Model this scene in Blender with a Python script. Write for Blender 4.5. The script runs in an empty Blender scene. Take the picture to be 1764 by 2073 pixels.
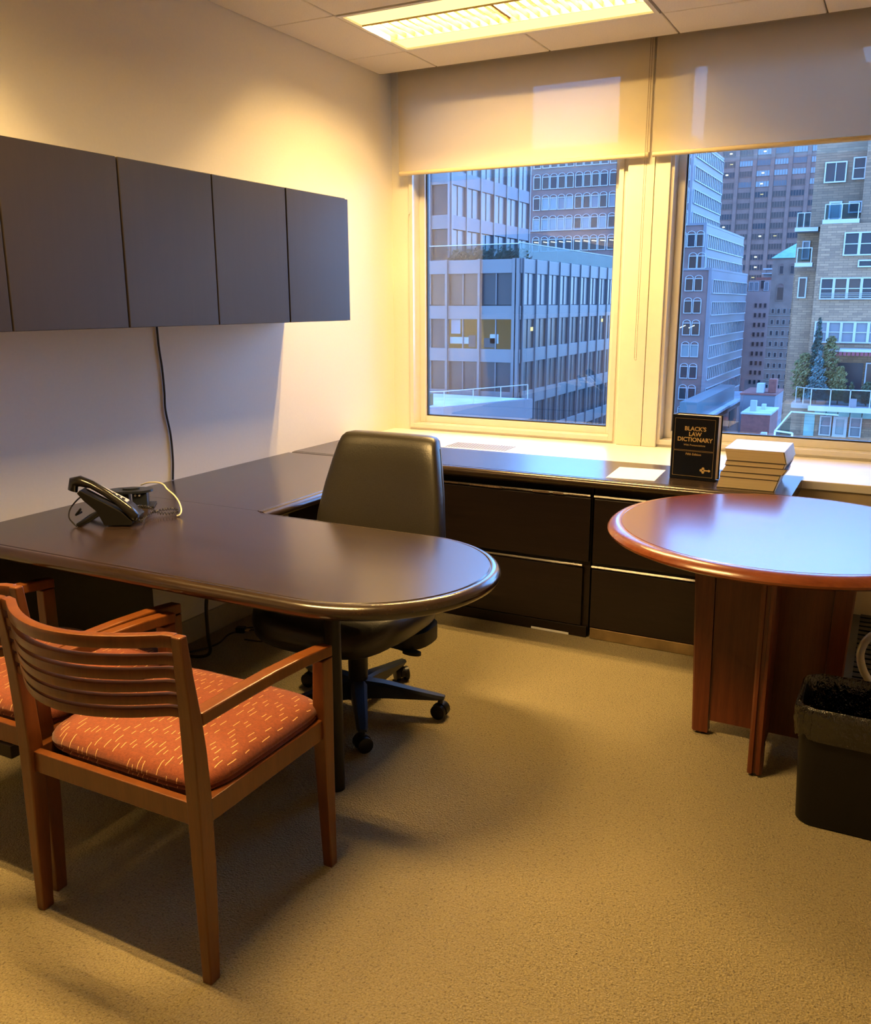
import bpy, bmesh, math, random
from mathutils import Vector, Matrix, Quaternion
random.seed(7)
R = math.radians
PI = math.pi
S = bpy.context.scene
COL = S.collection

# ------------------------------------------------------------------ camera
cam_d = bpy.data.cameras.new('camera'); cam = bpy.data.objects.new('camera', cam_d); COL.objects.link(cam)
YAW, PITCH, ROLL = 0.4812, -0.2320, -0.0019
fw = Vector((-math.sin(YAW)*math.cos(PITCH), math.cos(YAW)*math.cos(PITCH), math.sin(PITCH)))
r0 = Vector((math.cos(YAW), math.sin(YAW), 0)); u0 = r0.cross(fw)
rr = r0*math.cos(ROLL)+u0*math.sin(ROLL); uu = -r0*math.sin(ROLL)+u0*math.cos(ROLL)
m3 = Matrix((rr, uu, -fw)).transposed()
cam.matrix_world = Matrix.Translation((2.5987, -4.4668, 1.4208)) @ m3.to_4x4()
cam_d.sensor_fit = 'HORIZONTAL'; cam_d.sensor_width = 36; cam_d.lens = 1792.1*36/1764
cam_d.clip_start = 0.05; cam_d.clip_end = 2000
S.camera = cam

# ------------------------------------------------------------------ view, sky
S.view_settings.view_transform = 'Standard'; S.view_settings.look = 'None'
S.view_settings.exposure = 0.0; S.view_settings.gamma = 1.0; S.view_settings.use_curve_mapping = False
S.cycles.use_denoising = True
S.cycles.sample_clamp_indirect = 6
S.cycles.max_bounces = 10; S.cycles.transparent_max_bounces = 16
SKY_STRENGTH = 7.2
LAMP_COLOR = (1.0, 0.63, 0.222)
LAMP_POWER = 36.0          # watts per tube lamp, four in each fitting half
w = bpy.data.worlds.new('dusk_sky'); S.world = w; w.use_nodes = True
nt = w.node_tree; nt.nodes.clear()
N = nt.nodes.new; Lk = nt.links.new
tc = N('ShaderNodeTexCoord'); sx = N('ShaderNodeSeparateXYZ'); Lk(tc.outputs['Generated'], sx.inputs[0])
rp = N('ShaderNodeValToRGB'); Lk(sx.outputs['Z'], rp.inputs[0])
rp.color_ramp.elements[0].position = 0.0; rp.color_ramp.elements[0].color = (0.48, 0.82, 1.35, 1)
rp.color_ramp.elements[1].position = 0.55; rp.color_ramp.elements[1].color = (0.18, 0.54, 1.55, 1)
e = rp.color_ramp.elements.new(0.2); e.color = (0.28, 0.76, 1.85, 1)
nz = N('ShaderNodeTexNoise'); nz.inputs['Scale'].default_value = 2.2; nz.inputs['Detail'].default_value = 6
mp = N('ShaderNodeMapping'); mp.inputs['Scale'].default_value = (1, 1, 3.5); Lk(tc.outputs['Generated'], mp.inputs[0]); Lk(mp.outputs[0], nz.inputs[0])
cr = N('ShaderNodeValToRGB'); Lk(nz.outputs[0], cr.inputs[0]); cr.color_ramp.elements[0].position = .48; cr.color_ramp.elements[1].position = .72
mx = N('ShaderNodeMix'); mx.data_type = 'RGBA'; Lk(cr.outputs[0], mx.inputs['Factor']); Lk(rp.outputs[0], mx.inputs[6]); mx.inputs[7].default_value = (0.60, 1.0, 1.85, 1)
bg = N('ShaderNodeBackground'); bg.inputs['Strength'].default_value = SKY_STRENGTH; Lk(mx.outputs[2], bg.inputs['Color'])
ow = N('ShaderNodeOutputWorld'); Lk(bg.outputs[0], ow.inputs[0])

# ------------------------------------------------------------------ materials
MATS = {}
class G:
    def __init__(s, name):
        s.m = bpy.data.materials.new(name); s.m.use_nodes = True; s.t = s.m.node_tree; s.t.nodes.clear()
        s.out = s.n('ShaderNodeOutputMaterial'); MATS[name] = s.m
    def n(s, t, **k):
        nd = s.t.nodes.new(t)
        for a, b in k.items(): setattr(nd, a, b)
        return nd
    def l(s, a, b): s.t.links.new(a, b)
    def math(s, op, a, b=None, c=None):
        nd = s.n('ShaderNodeMath', operation=op)
        for i, v in enumerate((a, b, c)):
            if v is None: continue
            if isinstance(v, (int, float)): nd.inputs[i].default_value = v
            else: s.l(v, nd.inputs[i])
        return nd.outputs[0]
    def bsdf(s, color=(.5,.5,.5), rough=.5, metal=0, **k):
        b = s.n('ShaderNodeBsdfPrincipled'); s.b = b
        if isinstance(color, tuple): b.inputs['Base Color'].default_value = (*color, 1)
        else: s.l(color, b.inputs['Base Color'])
        if isinstance(rough, (int, float)): b.inputs['Roughness'].default_value = rough
        else: s.l(rough, b.inputs['Roughness'])
        b.inputs['Metallic'].default_value = metal
        for a, v in k.items(): b.inputs[a.replace('_', ' ')].default_value = v
        s.l(b.outputs[0], s.out.inputs[0]); return b
    def noise(s, scale, detail=3, vec=None, rough=.5):
        nd = s.n('ShaderNodeTexNoise'); nd.inputs['Scale'].default_value = scale; nd.inputs['Detail'].default_value = detail; nd.inputs['Roughness'].default_value = rough
        if vec is not None: s.l(vec, nd.inputs['Vector'])
        return nd.outputs[0]
    def coord(s, which='Object', scale=(1,1,1)):
        t = s.n('ShaderNodeTexCoord'); m = s.n('ShaderNodeMapping'); m.inputs['Scale'].default_value = scale; s.l(t.outputs[which], m.inputs[0]); return m.outputs[0]
    def ramp(s, fac, stops):
        r = s.n('ShaderNodeValToRGB'); s.l(fac, r.inputs[0]); el = r.color_ramp.elements
        while len(el) > len(stops): el.remove(el[-1])
        for i, (p, c) in enumerate(stops):
            if i >= len(el): el.new(p)
            el[i].position = p; el[i].color = (*c, 1)
        return r.outputs[0]
    def bump(s, h, strength=.3, dist=.01):
        b = s.n('ShaderNodeBump'); b.inputs['Strength'].default_value = strength; b.inputs['Distance'].default_value = dist; s.l(h, b.inputs['Height']); s.l(b.outputs[0], s.b.inputs['Normal'])
    def mix(s, f, a, b):
        m = s.n('ShaderNodeMix', data_type='RGBA')
        if isinstance(f, (int, float)): m.inputs[0].default_value = f
        else: s.l(f, m.inputs[0])
        for i, v in ((6, a), (7, b)):
            if isinstance(v, tuple): m.inputs[i].default_value = (*v, 1)
            else: s.l(v, m.inputs[i])
        return m.outputs[2]

TONE = 1.0
def plain(name, c, rough=.5, metal=0, nscale=None, var=.12, bump=0, **k):
    c = tuple(x*TONE for x in c)
    g = G(name)
    v = g.coord('Object')
    if nscale:
        col = g.ramp(g.noise(nscale, 4, v), [(.3, tuple(x*(1-var) for x in c)), (.7, tuple(min(1, x*(1+var)) for x in c))])
    else: col = c
    g.bsdf(col, rough, metal, **k)
    if bump: g.bump(g.noise(nscale or 50, 4, v), bump, .005)
    return g.m

def wood(name, dark, light, rough, scale=(1.2, 30, 30), coat=0.0, rvar=.025, bump=.05, spec=.5):
    g = G(name); v = g.coord('Object', scale)
    n1 = g.noise(2.2, 8, v, .62); n2 = g.noise(14, 5, v, .6)
    f = g.math('ADD', g.math('MULTIPLY', n1, .65), g.math('MULTIPLY', n2, .35))
    col = g.ramp(f, [(.36, dark), (.52, tuple((a+b)/2 for a, b in zip(dark, light))), (.66, light)])
    big = g.noise(3, 3, g.coord('Object'))
    rg = g.math('ADD', g.math('MULTIPLY', big, rvar*2), rough-rvar)
    g.bsdf(col, rg, 0, Coat_Weight=coat, Coat_Roughness=.18, Specular_IOR_Level=spec); g.bump(n2, bump, .002)
    return g.m

# paint
plain('wall_paint', (.80, .765, .69), .62, nscale=90, var=.012, bump=.04)
plain('wall_right_dimmed', (.50, .44, .34), .6, nscale=60, var=.02)  # unseen right wall, colour darkened to weaken its bounce light
plain('wall_back_dimmed', (.15, .11, .08), .5, nscale=12, var=.1)  # unseen back wall, darkened so less light bounces onto the chairs
plain('pocket_paint', (.62, .56, .45), .7, nscale=60, var=.03)
plain('window_paint', (.72, .69, .63), .24, nscale=20, var=.02, Coat_Weight=.6, Coat_Roughness=.1)
plain('column_paint', (.82, .77, .66), .4, nscale=20, var=.02)
plain('ledge_laminate', (.86, .83, .77), .28, nscale=15, var=.02)
plain('ceiling_tile', (.80, .73, .63), .9, nscale=160, var=.05, bump=.25)
plain('ceiling_grid', (.40, .34, .26), .6)
plain('enclosure_paint', (.56, .47, .32), .5, nscale=20, var=.02)
plain('base_rubber', (.40, .37, .29), .6, nscale=30, var=.05)
plain('black_rubber', (.018, .016, .014), .5)
# carpet
g = G('carpet'); v = g.coord('Object')
n1 = g.noise(210, 3, v, .7); n2 = g.noise(90, 2, v); n3 = g.noise(2.2, 4, v); vo = g.n('ShaderNodeTexVoronoi'); vo.inputs['Scale'].default_value = 190; g.l(v, vo.inputs['Vector'])
base = g.ramp(n1, [(.28, (.13, .095, .043)), (.42, (.30, .24, .118)), (.62, (.41, .332, .168)), (.8, (.52, .435, .235))])
base = g.mix(g.math('MULTIPLY', g.math('GREATER_THAN', g.noise(120, 2, v), .635), .55), base, (.10, .075, .04))
base = g.mix(g.math('MULTIPLY', n3, .22), base, (.30, .26, .15))
g.bsdf(base, .95, 0, Specular_IOR_Level=.15, Sheen_Weight=.15)
g.bump(g.math('ADD', n1, g.math('MULTIPLY', vo.outputs[0], .8)), .75, .012)
# woods
wood('espresso_top', (.014, .0085, .007), (.040, .024, .019), .27, (1.2, 34, 34), coat=.25, rvar=.0, bump=.015)
wood('espresso_top_long', (.014, .0085, .007), (.040, .024, .019), .27, (34, 1.2, 34), coat=.25, rvar=0, bump=.015)
wood('espresso_edge', (.016, .009, .006), (.040, .023, .014), .22, (2, 20, 20), coat=.5)
wood('espresso_front', (.009, .0052, .0045), (.017, .010, .008), .36, (1.5, 26, 26), spec=.35)
wood('espresso_worn', (.05, .03, .02), (.28, .19, .13), .45, (30, 50, 50))
wood('cabinet_dark', (.0135, .0095, .0095), (.0175, .0125, .0120), .46, (24, 24, 1.6), rvar=.02)
wood('cherry_top', (.095, .020, .008), (.175, .042, .016), .25, (1.4, 26, 26), coat=.3, rvar=0, bump=.01)
wood('cherry_edge', (.16, .036, .011), (.26, .070, .022), .24, (2, 12, 12), coat=.4)
wood('cherry_base', (.090, .020, .008), (.170, .042, .015), .35, (26, 26, 1.5))
wood('chair_wood', (.115, .034, .0075), (.178, .056, .012), .32, (14, 14, 1.4), coat=.12, rvar=.02)
plain('base_metal_brown', (.34, .24, .12), .35, .5, nscale=8, var=.35)
plain('leather_black', (.022, .019, .014), .34, nscale=260, var=.2, bump=.12, Specular_IOR_Level=.6)
plain('plastic_black', (.007, .0065, .006), .40, nscale=100, var=.1, Specular_IOR_Level=.32)
plain('plastic_gloss', (.012, .011, .011), .16)
plain('plastic_blue_black', (.018, .022, .032), .33)
plain('cord_black', (.02, .017, .015), .5)
plain('cord_white', (.72, .66, .50), .45)
plain('silver', (.78, .77, .75), .3, .45)
plain('screen_grey', (.35, .38, .42), .2)
plain('paper_white', (.86, .86, .88), .7)
plain('page_edge', (.66, .56, .38), .8, nscale=40, var=.06)
g = G('page_block'); v = g.coord('Object', (1, 1, 320)); g.bsdf(g.ramp(g.noise(3, 2, v), [(.3, (.56, .46, .29)), (.7, (.74, .64, .44))]), .85)
g = G('page_block_upright'); v = g.coord('Object', (1, 320, 1)); g.bsdf(g.ramp(g.noise(3, 2, v), [(.3, (.56, .46, .29)), (.7, (.74, .64, .44))]), .85)
plain('cover_white', (.74, .76, .84), .5, nscale=30, var=.04)
plain('cover_dark', (.05, .035, .03), .5)
plain('cover_navy', (.004, .006, .014), .42, nscale=300, var=.2, bump=.1, Specular_IOR_Level=.22)
plain('gold_foil', (.75, .55, .24), .45, .4)
plain('bin_plastic', (.006, .005, .0045), .45, nscale=200, var=.2, Specular_IOR_Level=.28)
g = G('bin_film'); v = g.coord('Object', (1, 1, .55)); b = g.bsdf((.006, .005, .004), .13, 0, Specular_IOR_Level=.9); g.bump(g.math('ADD', g.noise(42, 4, v, .65), g.math('MULTIPLY', g.noise(14, 3, v), 1.2)), .6, .02)
g = G('seat_fabric')
t = g.n('ShaderNodeTexCoord'); sp = g.n('ShaderNodeSeparateXYZ'); g.l(t.outputs['Object'], sp.inputs[0])
wob = g.math('MULTIPLY', g.math('SUBTRACT', g.noise(30, 2, t.outputs['Object']), .5), .006)
u = g.math('DIVIDE', g.math('ADD', sp.outputs['X'], wob), .0140); ui = g.math('FLOOR', u); uf = g.math('FRACT', u)
wn = g.n('ShaderNodeTexWhiteNoise', noise_dimensions='1D'); g.l(ui, wn.inputs['W'])
vv = g.math('ADD', g.math('DIVIDE', sp.outputs['Y'], .058), g.math('MULTIPLY', wn.outputs[0], 9.0)); vi = g.math('FLOOR', vv); vf = g.math('FRACT', vv)
cb = g.n('ShaderNodeCombineXYZ'); g.l(ui, cb.inputs[0]); g.l(vi, cb.inputs[1]); w2 = g.n('ShaderNodeTexWhiteNoise', noise_dimensions='2D'); g.l(cb.outputs[0], w2.inputs['Vector'])
dl = g.math('ADD', g.math('MULTIPLY', w2.outputs[0], .34), .16)
dash = g.math('MULTIPLY', g.math('LESS_THAN', vf, dl), g.math('LESS_THAN', g.math('ABSOLUTE', g.math('SUBTRACT', uf, .5)), .055))
dash = g.math('MULTIPLY', dash, g.math('GREATER_THAN', w2.outputs[0], .12))
cx = g.math('FRACT', g.math('DIVIDE', sp.outputs['Y'], .021)); cl = g.math('LESS_THAN', g.math('ABSOLUTE', g.math('SUBTRACT', cx, .5)), .05)
cl = g.math('MULTIPLY', cl, g.math('GREATER_THAN', g.noise(26, 2, t.outputs['Object']), .52))
fb = g.ramp(g.noise(160, 4, t.outputs['Object']), [(.3, (.165, .032, .010)), (.7, (.24, .052, .015))])
fb = g.mix(g.math('MULTIPLY', cl, .6), fb, (.16, .035, .015)); fb = g.mix(dash, fb, (.80, .50, .20))
g.bsdf(fb, .78, 0, Sheen_Weight=.25, Specular_IOR_Level=.3); g.bump(g.math('ADD', g.noise(420, 2, t.outputs['Object']), g.math('MULTIPLY', dash, .6)), .35, .003)

# glass of the room's windows: clear pane with a mirror-like surface reflection
def pane_mat(name, tint, ior=1.52, boost=1.0):
    g = G(name); tr = g.n('ShaderNodeBsdfTransparent'); tr.inputs[0].default_value = (*tint, 1)
    gl = g.n('ShaderNodeBsdfGlossy'); gl.inputs['Roughness'].default_value = .0; gl.inputs[0].default_value = (1, 1, 1, 1)
    fr = g.n('ShaderNodeFresnel'); fr.inputs[0].default_value = ior
    ms = g.n('ShaderNodeMixShader'); g.l(g.math('MULTIPLY', fr.outputs[0], boost), ms.inputs[0]); g.l(tr.outputs[0], ms.inputs[1]); g.l(gl.outputs[0], ms.inputs[2]); g.l(ms.outputs[0], g.out.inputs[0])
pane_mat('window_glass', (.93, .96, .97), 1.52, 2.2)
pane_mat('rail_glass', (.50, .64, .68), 1.5, .12)
# blind: open-weave screen cloth
g = G('blind_cloth'); v = g.coord('Object')
df = g.n('ShaderNodeBsdfDiffuse'); df.inputs[0].default_value = (.80, .72, .57, 1)
tl = g.n('ShaderNodeBsdfTranslucent'); tl.inputs[0].default_value = (.74, .68, .58, 1)
tr = g.n('ShaderNodeBsdfTransparent'); tr.inputs[0].default_value = (.92, .90, .86, 1)
m1 = g.n('ShaderNodeMixShader'); m1.inputs[0].default_value = .30; g.l(df.outputs[0], m1.inputs[1]); g.l(tl.outputs[0], m1.inputs[2])
m2 = g.n('ShaderNodeMixShader'); m2.inputs[0].default_value = .16; g.l(m1.outputs[0], m2.inputs[1]); g.l(tr.outputs[0], m2.inputs[2]); g.l(m2.outputs[0], g.out.inputs[0])
plain('blind_hem', (.66, .56, .38), .6)
plain('bead_brown', (.13, .085, .04), .4)
# lamp
def emit(name, c, s):
    g = G(name); e = g.n('ShaderNodeEmission'); e.inputs[0].default_value = (*c, 1); e.inputs[1].default_value = s; g.l(e.outputs[0], g.out.inputs[0]); return g.m
emit('lamp_lens', (1.0, .65, .21), 2.5)
emit('lamp_tube', (1.0, .80, .42), 7.0)
plain('lamp_housing', (.85, .82, .74), .35)
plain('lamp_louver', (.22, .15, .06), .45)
# city: facade colours darkened to offset the brightened sky
TONE = .74
def stone(name, c, c2, sx, sy, rough=.9, mortar=.5):
    c = tuple(x*TONE for x in c); c2 = tuple(x*TONE for x in c2)
    g = G(name); t = g.n('ShaderNodeTexCoord'); sp = g.n('ShaderNodeSeparateXYZ'); g.l(t.outputs['Object'], sp.inputs[0]); cb = g.n('ShaderNodeCombineXYZ')
    g.l(g.math('ADD', sp.outputs['X'], sp.outputs['Y']), cb.inputs[0]); g.l(sp.outputs['Z'], cb.inputs[1])
    br = g.n('ShaderNodeTexBrick'); g.l(cb.outputs[0], br.inputs[0]); br.inputs['Scale'].default_value = 1; br.inputs['Brick Width'].default_value = sx; br.inputs['Row Height'].default_value = sy; br.inputs['Mortar Size'].default_value = sy*.08
    br.inputs['Color1'].default_value = (*c, 1); br.inputs['Color2'].default_value = (*c2, 1); br.inputs['Mortar'].default_value = (*[x*mortar for x in c2], 1)
    nn = g.noise(1.2, 6, t.outputs['Object']); col = g.mix(g.math('MULTIPLY', nn, .5), br.outputs[0], tuple((a+b)/2 for a, b in zip(c, c2)))
    g.bsdf(col, rough)
plain('tower_concrete', (.175, .098, .078), .9, nscale=.5, var=.16)
plain('arch_concrete', (.155, .09, .078), .9, nscale=.35, var=.2)
plain('white_aluminium', (.34, .35, .36), .6)
plain('pale_panel', (.135, .13, .145), .6, nscale=.2, var=.06)
plain('office_spandrel', (.072, .076, .088), .45, nscale=.3, var=.08)
plain('office_fin', (.060, .064, .076), .4)
plain('pink_stone', (0.276, 0.180, 0.162), .9, nscale=.4, var=.12)
plain('church_brick', (0.180, 0.120, 0.096), .9, nscale=.6, var=.2)
plain('copper_green', (0.144, 0.288, 0.276), .7, nscale=1.5, var=.2)
plain('roof_pale', (0.372, 0.396, 0.432), .8, nscale=.5, var=.2)
plain('red_brick', (0.216, 0.060, 0.042), .85, nscale=1.5, var=.2)
plain('asphalt', (0.048, 0.048, 0.051), .9, nscale=.4, var=.3)
stone('tan_stone', (.33, .20, .115), (.18, .11, .07), .62, .17)
stone('grey_stone', (.23, .14, .085), (.12, .08, .052), .7, .17)
plain('stone_band', (0.252, 0.228, 0.198), .8, nscale=2, var=.1)
plain('glass_dark', (.020, .022, .028), .32, Specular_IOR_Level=.22)
plain('glass_blue', (.05, .06, .075), .28, .1, Specular_IOR_Level=.4)
plain('glass_brown', (.050, .030, .024), .3, Specular_IOR_Level=.25)
plain('glass_pale', (.12, .16, .175), .3)
plain('glass_curtain', (.13, .13, .14), .6)
emit('lit_white', (.95, 1.0, .92), 1.6)
emit('lit_yellow', (1.0, .93, .52), 1.3)
emit('lit_room', (.34, .33, .22), .42)
plain('awning_red', (0.180, 0.030, 0.042), .8)
plain('leaf_spruce', (0.021, 0.057, 0.045), .8, nscale=3, var=.3)
plain('leaf_blue', (0.060, 0.120, 0.120), .8, nscale=3, var=.3)
plain('leaf_olive', (0.120, 0.114, 0.036), .8, nscale=3, var=.3)
plain('leaf_green', (0.042, 0.066, 0.030), .8, nscale=3, var=.3)
plain('bark', (0.036, 0.027, 0.018), .9)

# ------------------------------------------------------------------ mesh helpers
class MB:
    def __init__(s): s.v = []; s.f = []; s.mi = []; s.cur = 0
    def add(s, vs, fs):
        o = len(s.v); s.v += [tuple(x) for x in vs]; s.f += [tuple(i+o for i in f) for f in fs]; s.mi += [s.cur]*len(fs); return s
    def box(s, x0, x1, y0, y1, z0, z1):
        if x0 > x1: x0, x1 = x1, x0
        if y0 > y1: y0, y1 = y1, y0
        if z0 > z1: z0, z1 = z1, z0
        return s.add([(x0,y0,z0),(x1,y0,z0),(x1,y1,z0),(x0,y1,z0),(x0,y0,z1),(x1,y0,z1),(x1,y1,z1),(x0,y1,z1)],
                     [(0,3,2,1),(4,5,6,7),(0,1,5,4),(1,2,6,5),(2,3,7,6),(3,0,4,7)])
    def loft(s, loops, cap0=True, cap1=True, closed=True):
        n = len(loops[0]); vs = [p for l in loops for p in l]; fs = []
        for i in range(len(loops)-1):
            for j in range(n if closed else n-1):
                a = i*n+j; b = i*n+(j+1) % n; fs.append((a, b, b+n, a+n))
        if cap0: fs.append(tuple(range(n-1, -1, -1)))
        if cap1: fs.append(tuple((len(loops)-1)*n+j for j in range(n)))
        return s.add(vs, fs)
    def tube(s, pts, r, n=8, cap=True):
        pts = [Vector(p) for p in pts]; loops = []; up = None
        rs = r if isinstance(r, (list, tuple)) else [r]*len(pts)
        for i, p in enumerate(pts):
            d = (pts[min(i+1, len(pts)-1)]-pts[max(i-1, 0)])
            d = d.normalized() if d.length > 1e-9 else Vector((0, 0, 1))
            if up is None: up = Vector((0, 0, 1)) if abs(d.z) < .9 else Vector((0, 1, 0))
            a = d.cross(up)
            a = a.normalized() if a.length > 1e-6 else d.orthogonal().normalized()
            b = a.cross(d).normalized(); up = b
            loops.append([p+(a*math.cos(2*PI*k/n)+b*math.sin(2*PI*k/n))*rs[i] for k in range(n)])
        return s.loft(loops, cap, cap)
    def cyl(s, x, y, z0, z1, r, n=20, r1=None):
        r1 = r if r1 is None else r1
        return s.loft([[(x+math.cos(2*PI*k/n)*q, y+math.sin(2*PI*k/n)*q, z) for k in range(n)] for q, z in ((r, z0), (r1, z1))])
    def lathe(s, prof, n=48, cx=0, cy=0, cap0=True, cap1=True):
        return s.loft([[(cx+math.cos(2*PI*k/n)*r, cy+math.sin(2*PI*k/n)*r, z) for k in range(n)] for r, z in prof], cap0, cap1)
    def mesh(s, name, mats, smooth=False, bevel=0, seg=2, ang=40, merge=False):
        me = bpy.data.meshes.new(name); me.from_pydata(s.v, [], s.f)
        if not isinstance(mats, (list, tuple)): mats = [mats]
        for m in mats: me.materials.append(MATS[m])
        for p, i in zip(me.polygons, s.mi): p.material_index = i
        bm = bmesh.new(); bm.from_mesh(me)
        if merge: bmesh.ops.remove_doubles(bm, verts=bm.verts, dist=1e-5)
        bmesh.ops.recalc_face_normals(bm, faces=bm.faces)
        if bevel:
            ed = [e for e in bm.edges if len(e.link_faces) == 2 and e.calc_face_angle(0) > R(ang)]
            bmesh.ops.bevel(bm, geom=ed, offset=bevel, segments=seg, affect='EDGES', profile=.5, clamp_overlap=True)
        bm.to_mesh(me); bm.free()
        if smooth:
            for p in me.polygons: p.use_smooth = True
            try: me.set_sharp_from_angle(angle=R(smooth if smooth is not True else 40))
            except Exception: pass
        return me
    def obj(s, name, mats, parent=None, loc=None, **k):
        return link(name, s.mesh(name, mats, **k), parent, loc)

def link(name, me, parent=None, loc=None, rz=0):
    o = bpy.data.objects.new(name, me); COL.objects.link(o)
    if parent is not None: o.parent = parent
    if loc is not None: o.location = loc
    if rz: o.rotation_euler = (0, 0, rz)
    return o
def thing(name, label, cat, loc=(0, 0, 0), rz=0, group=None):
    o = link(name, None, None, loc, rz); return tag(o, label, cat, group)
def tag(o, label, cat, group=None):
    o['label'] = label; o['category'] = cat
    if group: o['group'] = group
    return o
def struct(o, label=None):
    o['kind'] = 'structure'
    if label: o['label'] = label
    return o
def lab(o, l): o['label'] = l; return o
def stuff(o): o['kind'] = 'stuff'; return o
def dup(root, loc, rz=None, label=None):
    r = root.copy(); COL.objects.link(r); r.location = loc
    if rz is not None: r.rotation_euler = (0, 0, rz)
    if label: r['label'] = label
    for ch in list(root.children):
        c = ch.copy(); COL.objects.link(c); c.parent = r
        for gch in ch.children:
            d = gch.copy(); COL.objects.link(d); d.parent = c
    return r
def bez(pts, n=10):
    out = []; P = [Vector(p) for p in pts]; P = [P[0]*2-P[1]]+P+[P[-1]*2-P[-2]]
    for i in range(1, len(P)-2):
        for k in range(n):
            t = k/n; a, b, c, d = P[i-1], P[i], P[i+1], P[i+2]
            out.append(.5*((2*b)+(-a+c)*t+(2*a-5*b+4*c-d)*t*t+(-a+3*b-3*c+d)*t**3))
    out.append(P[-2]); return out

# ================================================================== ROOM
C = 2.5885; XR = 3.25; YB = -5.6; LZ = .709; D = .7165
def b1(x0, x1, y0, y1, z0, z1): return MB().box(x0, x1, y0, y1, z0, z1)
struct(b1(0, XR, YB, -.02, -.06, 0).obj('floor', 'carpet'))
struct(b1(-.15, 0, YB-.15, .12, -.06, 2.95).obj('wall_left', 'wall_paint'))
struct(b1(XR, XR+.15, YB-.15, .12, -.06, 2.95).obj('wall_right', 'wall_right_dimmed'))
struct(b1(0, XR, YB-.15, YB, -.06, 2.95).obj('wall_back', 'wall_back_dimmed'))
# window wall with two openings
WX = [(.109, 1.306), (1.526, 2.723)]; WZ0 = .722; WZ1 = 2.56
wl = MB(); wl.box(0, XR, 0, .20, -.06, WZ0); wl.box(0, XR, 0, .20, WZ1, 2.95)
wl.box(0, WX[0][0], 0, .20, WZ0, WZ1); wl.box(WX[0][1], WX[1][0], 0, .20, WZ0, WZ1); wl.box(WX[1][1], XR, 0, .20, WZ0, WZ1)
struct(wl.obj('wall_window', 'wall_paint'))
struct(b1(0, XR, -.1155, 0, 2.90, 2.95).obj('trim_1', 'pocket_paint'), 'recessed blind pocket above the windows')
struct(b1(0, XR, -.1155, -.1035, 2.63, 2.90).obj('trim_2', 'pocket_paint'), 'back edge of the blind pocket')
# column between windows: two flush panels with a seam
col = struct(link('trim_3', None), 'painted pier between the two windows')
b1(1.331, 1.459, -.03, -.001, LZ+.001, 2.62).obj('pier_panel', 'column_paint', col, bevel=.0015, seg=1)
b1(1.4625, 1.534, -.03, -.001, LZ+.001, 2.62).obj('pier_panel', 'column_paint', col, bevel=.0015, seg=1)
# ledge and enclosure below
struct(b1(0, XR, -.606, -.001, LZ-.035, LZ).obj('trim_4', 'ledge_laminate', bevel=.003), 'white window ledge over the enclosure')
struct(b1(0, XR, -.592, -.50, .115, LZ-.036).obj('trim_5', 'enclosure_paint'), 'beige enclosure panel under the window ledge')
struct(b1(0, XR, -.594, -.50, 0, .114).obj('baseboard_window', 'black_rubber'))
struct(b1(0, .012, -3.6, -.60, 0, .105).obj('baseboard_left', 'base_rubber', bevel=.003))
# ledge grille
gr = thing('air_grille', 'slotted air grille set in the white window ledge behind the office chair', 'vent', (.745, -.415, LZ))
b1(-.175, .175, -.088, .088, .0, .0012).obj('frame', 'ledge_laminate', gr)
gm = MB()
for i in range(23): gm.box(-.165+i*.0145, -.165+i*.0145+.0062, -.075, .075, .0012, .0022)
lab(stuff(gm.obj('slot', 'black_rubber', gr)), 'dark open slot')

# windows
for i, (x0, x1) in enumerate(WX):
    wn_ = struct(link('window_%d' % (i+1), None))
    def ring(a0, a1, c0, c1, y0, y1, w_):
        m = MB(); m.box(a0, a0+w_, y0, y1, c0, c1); m.box(a1-w_, a1, y0, y1, c0, c1); m.box(a0+w_, a1-w_, y0, y1, c0, c0+w_); m.box(a0+w_, a1-w_, y0, y1, c1-w_, c1); return m
    ring(x0, x1, WZ0, WZ1, -.012, .12, .024).obj('frame', 'window_paint', wn_, bevel=.0015, seg=1)
    ring(x0+.024, x1-.024, WZ0+.024, WZ1-.024, .066, .115, .036).obj('sash', 'window_paint', wn_, bevel=.0015, seg=1)
    ring(x0+.060, x1-.060, WZ0+.060, WZ1-.060, .084, .104, .0065).obj('gasket', 'black_rubber', wn_)
    b1(x0+.066, x1-.066, .091, .097, WZ0+.066, WZ1-.066).obj('pane', 'window_glass', wn_)
mk = MB().tube([(.118, -.016, 1.90), (.118, -.024, 1.90)], .006, 10)
mk.obj('latch', 'silver', bpy.data.objects['window_1'])

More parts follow.
